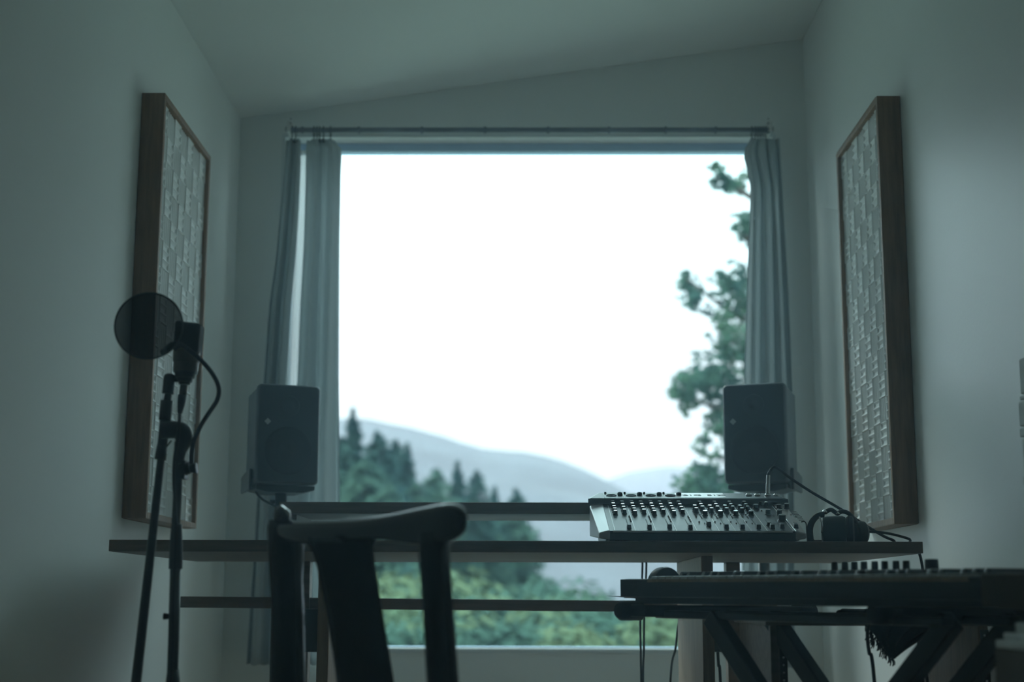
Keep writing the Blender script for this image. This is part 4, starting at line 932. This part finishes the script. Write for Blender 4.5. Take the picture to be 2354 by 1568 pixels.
for i, (x, y, Y, r, kd) in enumerate(bpos):
    tp_ = at(x, y, Y); loc = (tp_.x, Y, tp_.z - r*1.38)
    wx = 'behind the chair back' if x < 1050 else ('below the middle of the desk' if x < 1300 else 'toward the right desk leg')
    wy = 'in the far row' if Y > 29 else ('in the middle row' if Y > 22 else 'in the nearest row')
    nth = sum(1 for q in bpos if q[2] > 29 and q[0] < x) if Y > 29 else (sum(1 for q in bpos if 22 < q[2] <= 29 and q[0] < x) if Y > 22 else sum(1 for q in bpos if q[2] <= 22 and q[0] < x))
    ords = ['leftmost', 'second from left', 'third from left', 'fourth from left', 'fifth from left', 'sixth from left', 'seventh from left', 'eighth from left', 'ninth from left', 'tenth from left', 'eleventh from left', 'twelfth from left']
    lab = '%s leafy shrub %s outside, %s' % (cols[kd], wy, ords[nth])
    root = thing('leafy_shrub', loc, lab, 'shrub', 'shrubs outside below the window')
    if kd not in bm_cache:
        g = bush_mesh(50+kd, 1.0, 3600, .055); bm_cache[kd] = g
        g.v = [p for p in g.v]; o = g.build('foliage', M_bsh[kd]); bm_cache[kd] = o.data; COL.objects.unlink(o); bpy.data.objects.remove(o)
    o = bpy.data.objects.new('foliage', bm_cache[kd]); COL.objects.link(o); o.parent = root; o.scale = (r, r, r); o.rotation_euler = (0, 0, i*1.3)
    g = MB(); g.tube([Vector(loc)+Vector((0,0,-.8)), Vector(loc)+Vector((0,0,r*.8))], [.09, .05], 8); g.build('stem', M_bark, root)
# near pine on the right
YN = 16.0
pine = thing('pine_tree', tuple(at(1790, 1400, YN)+Vector((0,0,-2))), 'tall pine with ragged boughs outside beside the right curtain', 'tree')
rn = random.Random(77)
tb = [(1800, 1500), (1790, 1200), (1780, 900), (1765, 650), (1755, 450), (1750, 280)]
g = MB(); g.tube([at(x, y, YN) for x, y in tb], [.16, .14, .11, .08, .06, .03], 10); g.build('trunk', M_bark, pine)
boughs = [((1762, 470), [(1700, 432, 14, 70), (1675, 425, 16, 110), (1655, 408, 14, 100), (1645, 385, 10, 60), (1710, 405, 12, 50)]),
          ((1760, 560), [(1715, 500, 18, 110), (1700, 530, 14, 60), (1720, 540, 14, 60)]),
          ((1770, 720), [(1715, 640, 26, 260), (1680, 660, 26, 240), (1660, 640, 12, 60), (1700, 700, 30, 280), (1665, 740, 20, 120)]),
          ((1768, 760), [(1630, 720, 12, 50), (1600, 690, 12, 60), (1585, 665, 16, 130), (1577, 640, 12, 80), (1592, 690, 14, 80)]),
          ((1778, 860), [(1700, 780, 28, 260), (1680, 820, 30, 280), (1660, 790, 22, 120), (1720, 840, 30, 260)]),
          ((1780, 960), [(1640, 850, 24, 200), (1600, 865, 26, 240), (1570, 885, 24, 200), (1555, 905, 16, 90), (1590, 910, 22, 140), (1620, 880, 24, 200), (1575, 935, 14, 60)]),
          ((1785, 1000), [(1670, 880, 30, 300), (1690, 930, 30, 280), (1650, 920, 22, 150), (1640, 960, 20, 130), (1660, 985, 18, 130), (1700, 1000, 26, 220)]),
          ((1786, 1060), [(1620, 1010, 14, 40), (1610, 1040, 12, 40), (1650, 1040, 14, 40), (1700, 1060, 26, 200)]),
          ((1790, 1150), [(1620, 1085, 20, 160), (1590, 1110, 24, 220), (1640, 1110, 26, 260), (1610, 1130, 30, 260), (1680, 1120, 28, 200), (1580, 1140, 18, 100), (1650, 1160, 30, 260)])]
extra = [((1765, 640), [(1800, 600, 30, 200), (1830, 640, 34, 200), (1860, 690, 34, 180)]), ((1780, 900), [(1830, 840, 40, 260), (1870, 900, 40, 220), (1900, 960, 34, 160)]), ((1790, 1150), [(1840, 1080, 44, 260), (1890, 1130, 44, 240)]), ((1755, 430), [(1790, 380, 24, 120), (1820, 420, 24, 120)])]
M_pine = leafmat('pine_needles', (.05, .105, .09), (.11, .19, .12), 1.6)
for (bx_, by_), cl_ in boughs + extra:
    g = MB(); g.raw = True
    for (x, y, r, n_) in cl_:
        dY = rn.uniform(-.5, .5); c = at(x, y, YN+dY); rr_ = r/F*YN
        for _t in range(max(5, int(n_/4.5))):
            tc_ = c + Vector((rn.gauss(0, .72)*rr_, rn.gauss(0, .9)*rr_, rn.gauss(0, .66)*rr_))
            leaf_blob(g, tc_, (.05, .05, .035), 9, .032, rn, .8)
    fb = g.build('foliage', M_pine, pine)
    g = MB(); q = at(bx_, by_, YN)
    far = min(cl_, key=lambda k: k[0]) if (bx_, by_) not in [e_[0] for e_ in extra] or cl_[0][0] < 1760 else max(cl_, key=lambda k: k[0])
    mid = cl_[0]
    g.tube(smooth_path([q, at(lerp(bx_, far[0], .5), lerp(by_, far[1], .5)+12, YN), at(far[0], far[1], YN)], 4), [.05, .045, .04, .035, .03, .022, .018, .012, .008], 6); g.build('bough', M_bark, pine)

# ground and mountains
M_ground = mat('hillside_grass', (.15, .17, .14), .95, vary=.4, vscale=.5)
def gh(x, y):
    base = -2.2 - .02*max(0, y-12) + (0 if y < 12 else .6*noise.noise(Vector((x*.06, y*.06, 0))))
    if y > 60: base += -3.0*min(1, (y-60)/200)
    return base
g = MB(); g.grid(lambda u, v: Vector((lerp(-160, 160, u), 5.3 + 420*v**2, gh(lerp(-160, 160, u), 5.3 + 420*v**2))), 60, 60)
o = g.build('hillside', M_ground); tag(o, kind='structure')
M_mtn = mat('forested_mountain', (.030, .034, .040), .95, vary=.45, vscale=.03, bump=0)
def ridge_mesh(prof, Yr, Yfront, zlow, amp, ext):
    pts = [(at(x, y, Yr).x, at(x, y, Yr).z) for x, y in prof]
    def rz(x):
        if x <= pts[0][0]: return pts[0][1]
        for (a, za), (b, zb_) in zip(pts, pts[1:]):
            if x <= b: return lerp(za, zb_, (x-a)/(b-a))
        return pts[-1][1]
    def fn(u, v):
        x = lerp(-ext, ext, u); t = v/.7
        if v <= .7: y = lerp(Yfront, Yr, t); h = lerp(zlow, rz(x), (1-math.cos(t*math.pi))*.5*.5 + t*.5)
        else: y = Yr + (v-.7)/.3*Yr*.25; h = lerp(rz(x), zlow, (v-.7)/.3)
        h += amp*noise.fractal(Vector((x*.012, y*.012, 3)), 1.0, 2.0, 5)*(1 if v < .69 else .4)
        return Vector((x, y, h))
    g = MB(); g.grid(fn, 220, 90); return g
o = ridge_mesh([(300, 900), (600, 930), (785, 965), (850, 967), (950, 988), (1030, 1010), (1110, 1036), (1200, 1040), (1290, 1064), (1350, 1086), (1400, 1116), (1450, 1150), (1520, 1195), (1620, 1250), (1800, 1290)], 700, 330, -14, 3.0, 520).build('mountain', M_mtn)
tag(o, 'hazy blue forested mountain ridge sloping down to the right', 'mountain')
o = ridge_mesh([(900, 1200), (1200, 1160), (1380, 1108), (1450, 1084), (1540, 1072), (1650, 1075), (1800, 1050), (2200, 1000)], 1500, 1000, -20, 5.0, 900).build('mountain', M_mtn)
tag(o, 'faint distant mountain ridge at the right above the mixer', 'mountain')
# haze in the valley
m = bpy.data.materials.new('valley_haze'); m.use_nodes = True; n = m.node_tree; n.nodes.clear()
o_ = n.nodes.new('ShaderNodeOutputMaterial'); vs_ = n.nodes.new('ShaderNodeVolumeScatter'); vs_.inputs['Color'].default_value = (1.0, .80, .98, 1); vs_.inputs['Density'].default_value = .00035
n.links.new(vs_.outputs[0], o_.inputs['Volume'])
o = MB().box((-900, 130, -40), (900, 1900, 330)).build('valley_haze', m); tag(o, 'pale blue haze filling the valley beyond the trees', 'haze', kind='stuff')

# thin haze added inside the room to imitate lens glare
m = bpy.data.materials.new('glare_haze'); m.use_nodes = True; n = m.node_tree; n.nodes.clear()
o_ = n.nodes.new('ShaderNodeOutputMaterial'); vs_ = n.nodes.new('ShaderNodeVolumeScatter'); vs_.inputs['Color'].default_value = (.55, .80, 1.0, 1); vs_.inputs['Density'].default_value = .026
vs_.inputs['Anisotropy'].default_value = .70
n.links.new(vs_.outputs[0], o_.inputs['Volume'])
o = MB().box((XL+.02, YB+.02, .07), (XR-.02, YW-.01, zc(XL)-.02)).build('glare_haze', m); tag(o, 'thin bluish haze added to the room air as lens glare', 'haze', kind='stuff')

for o in list(COL.objects):
    if '_o' in o: del o['_o']
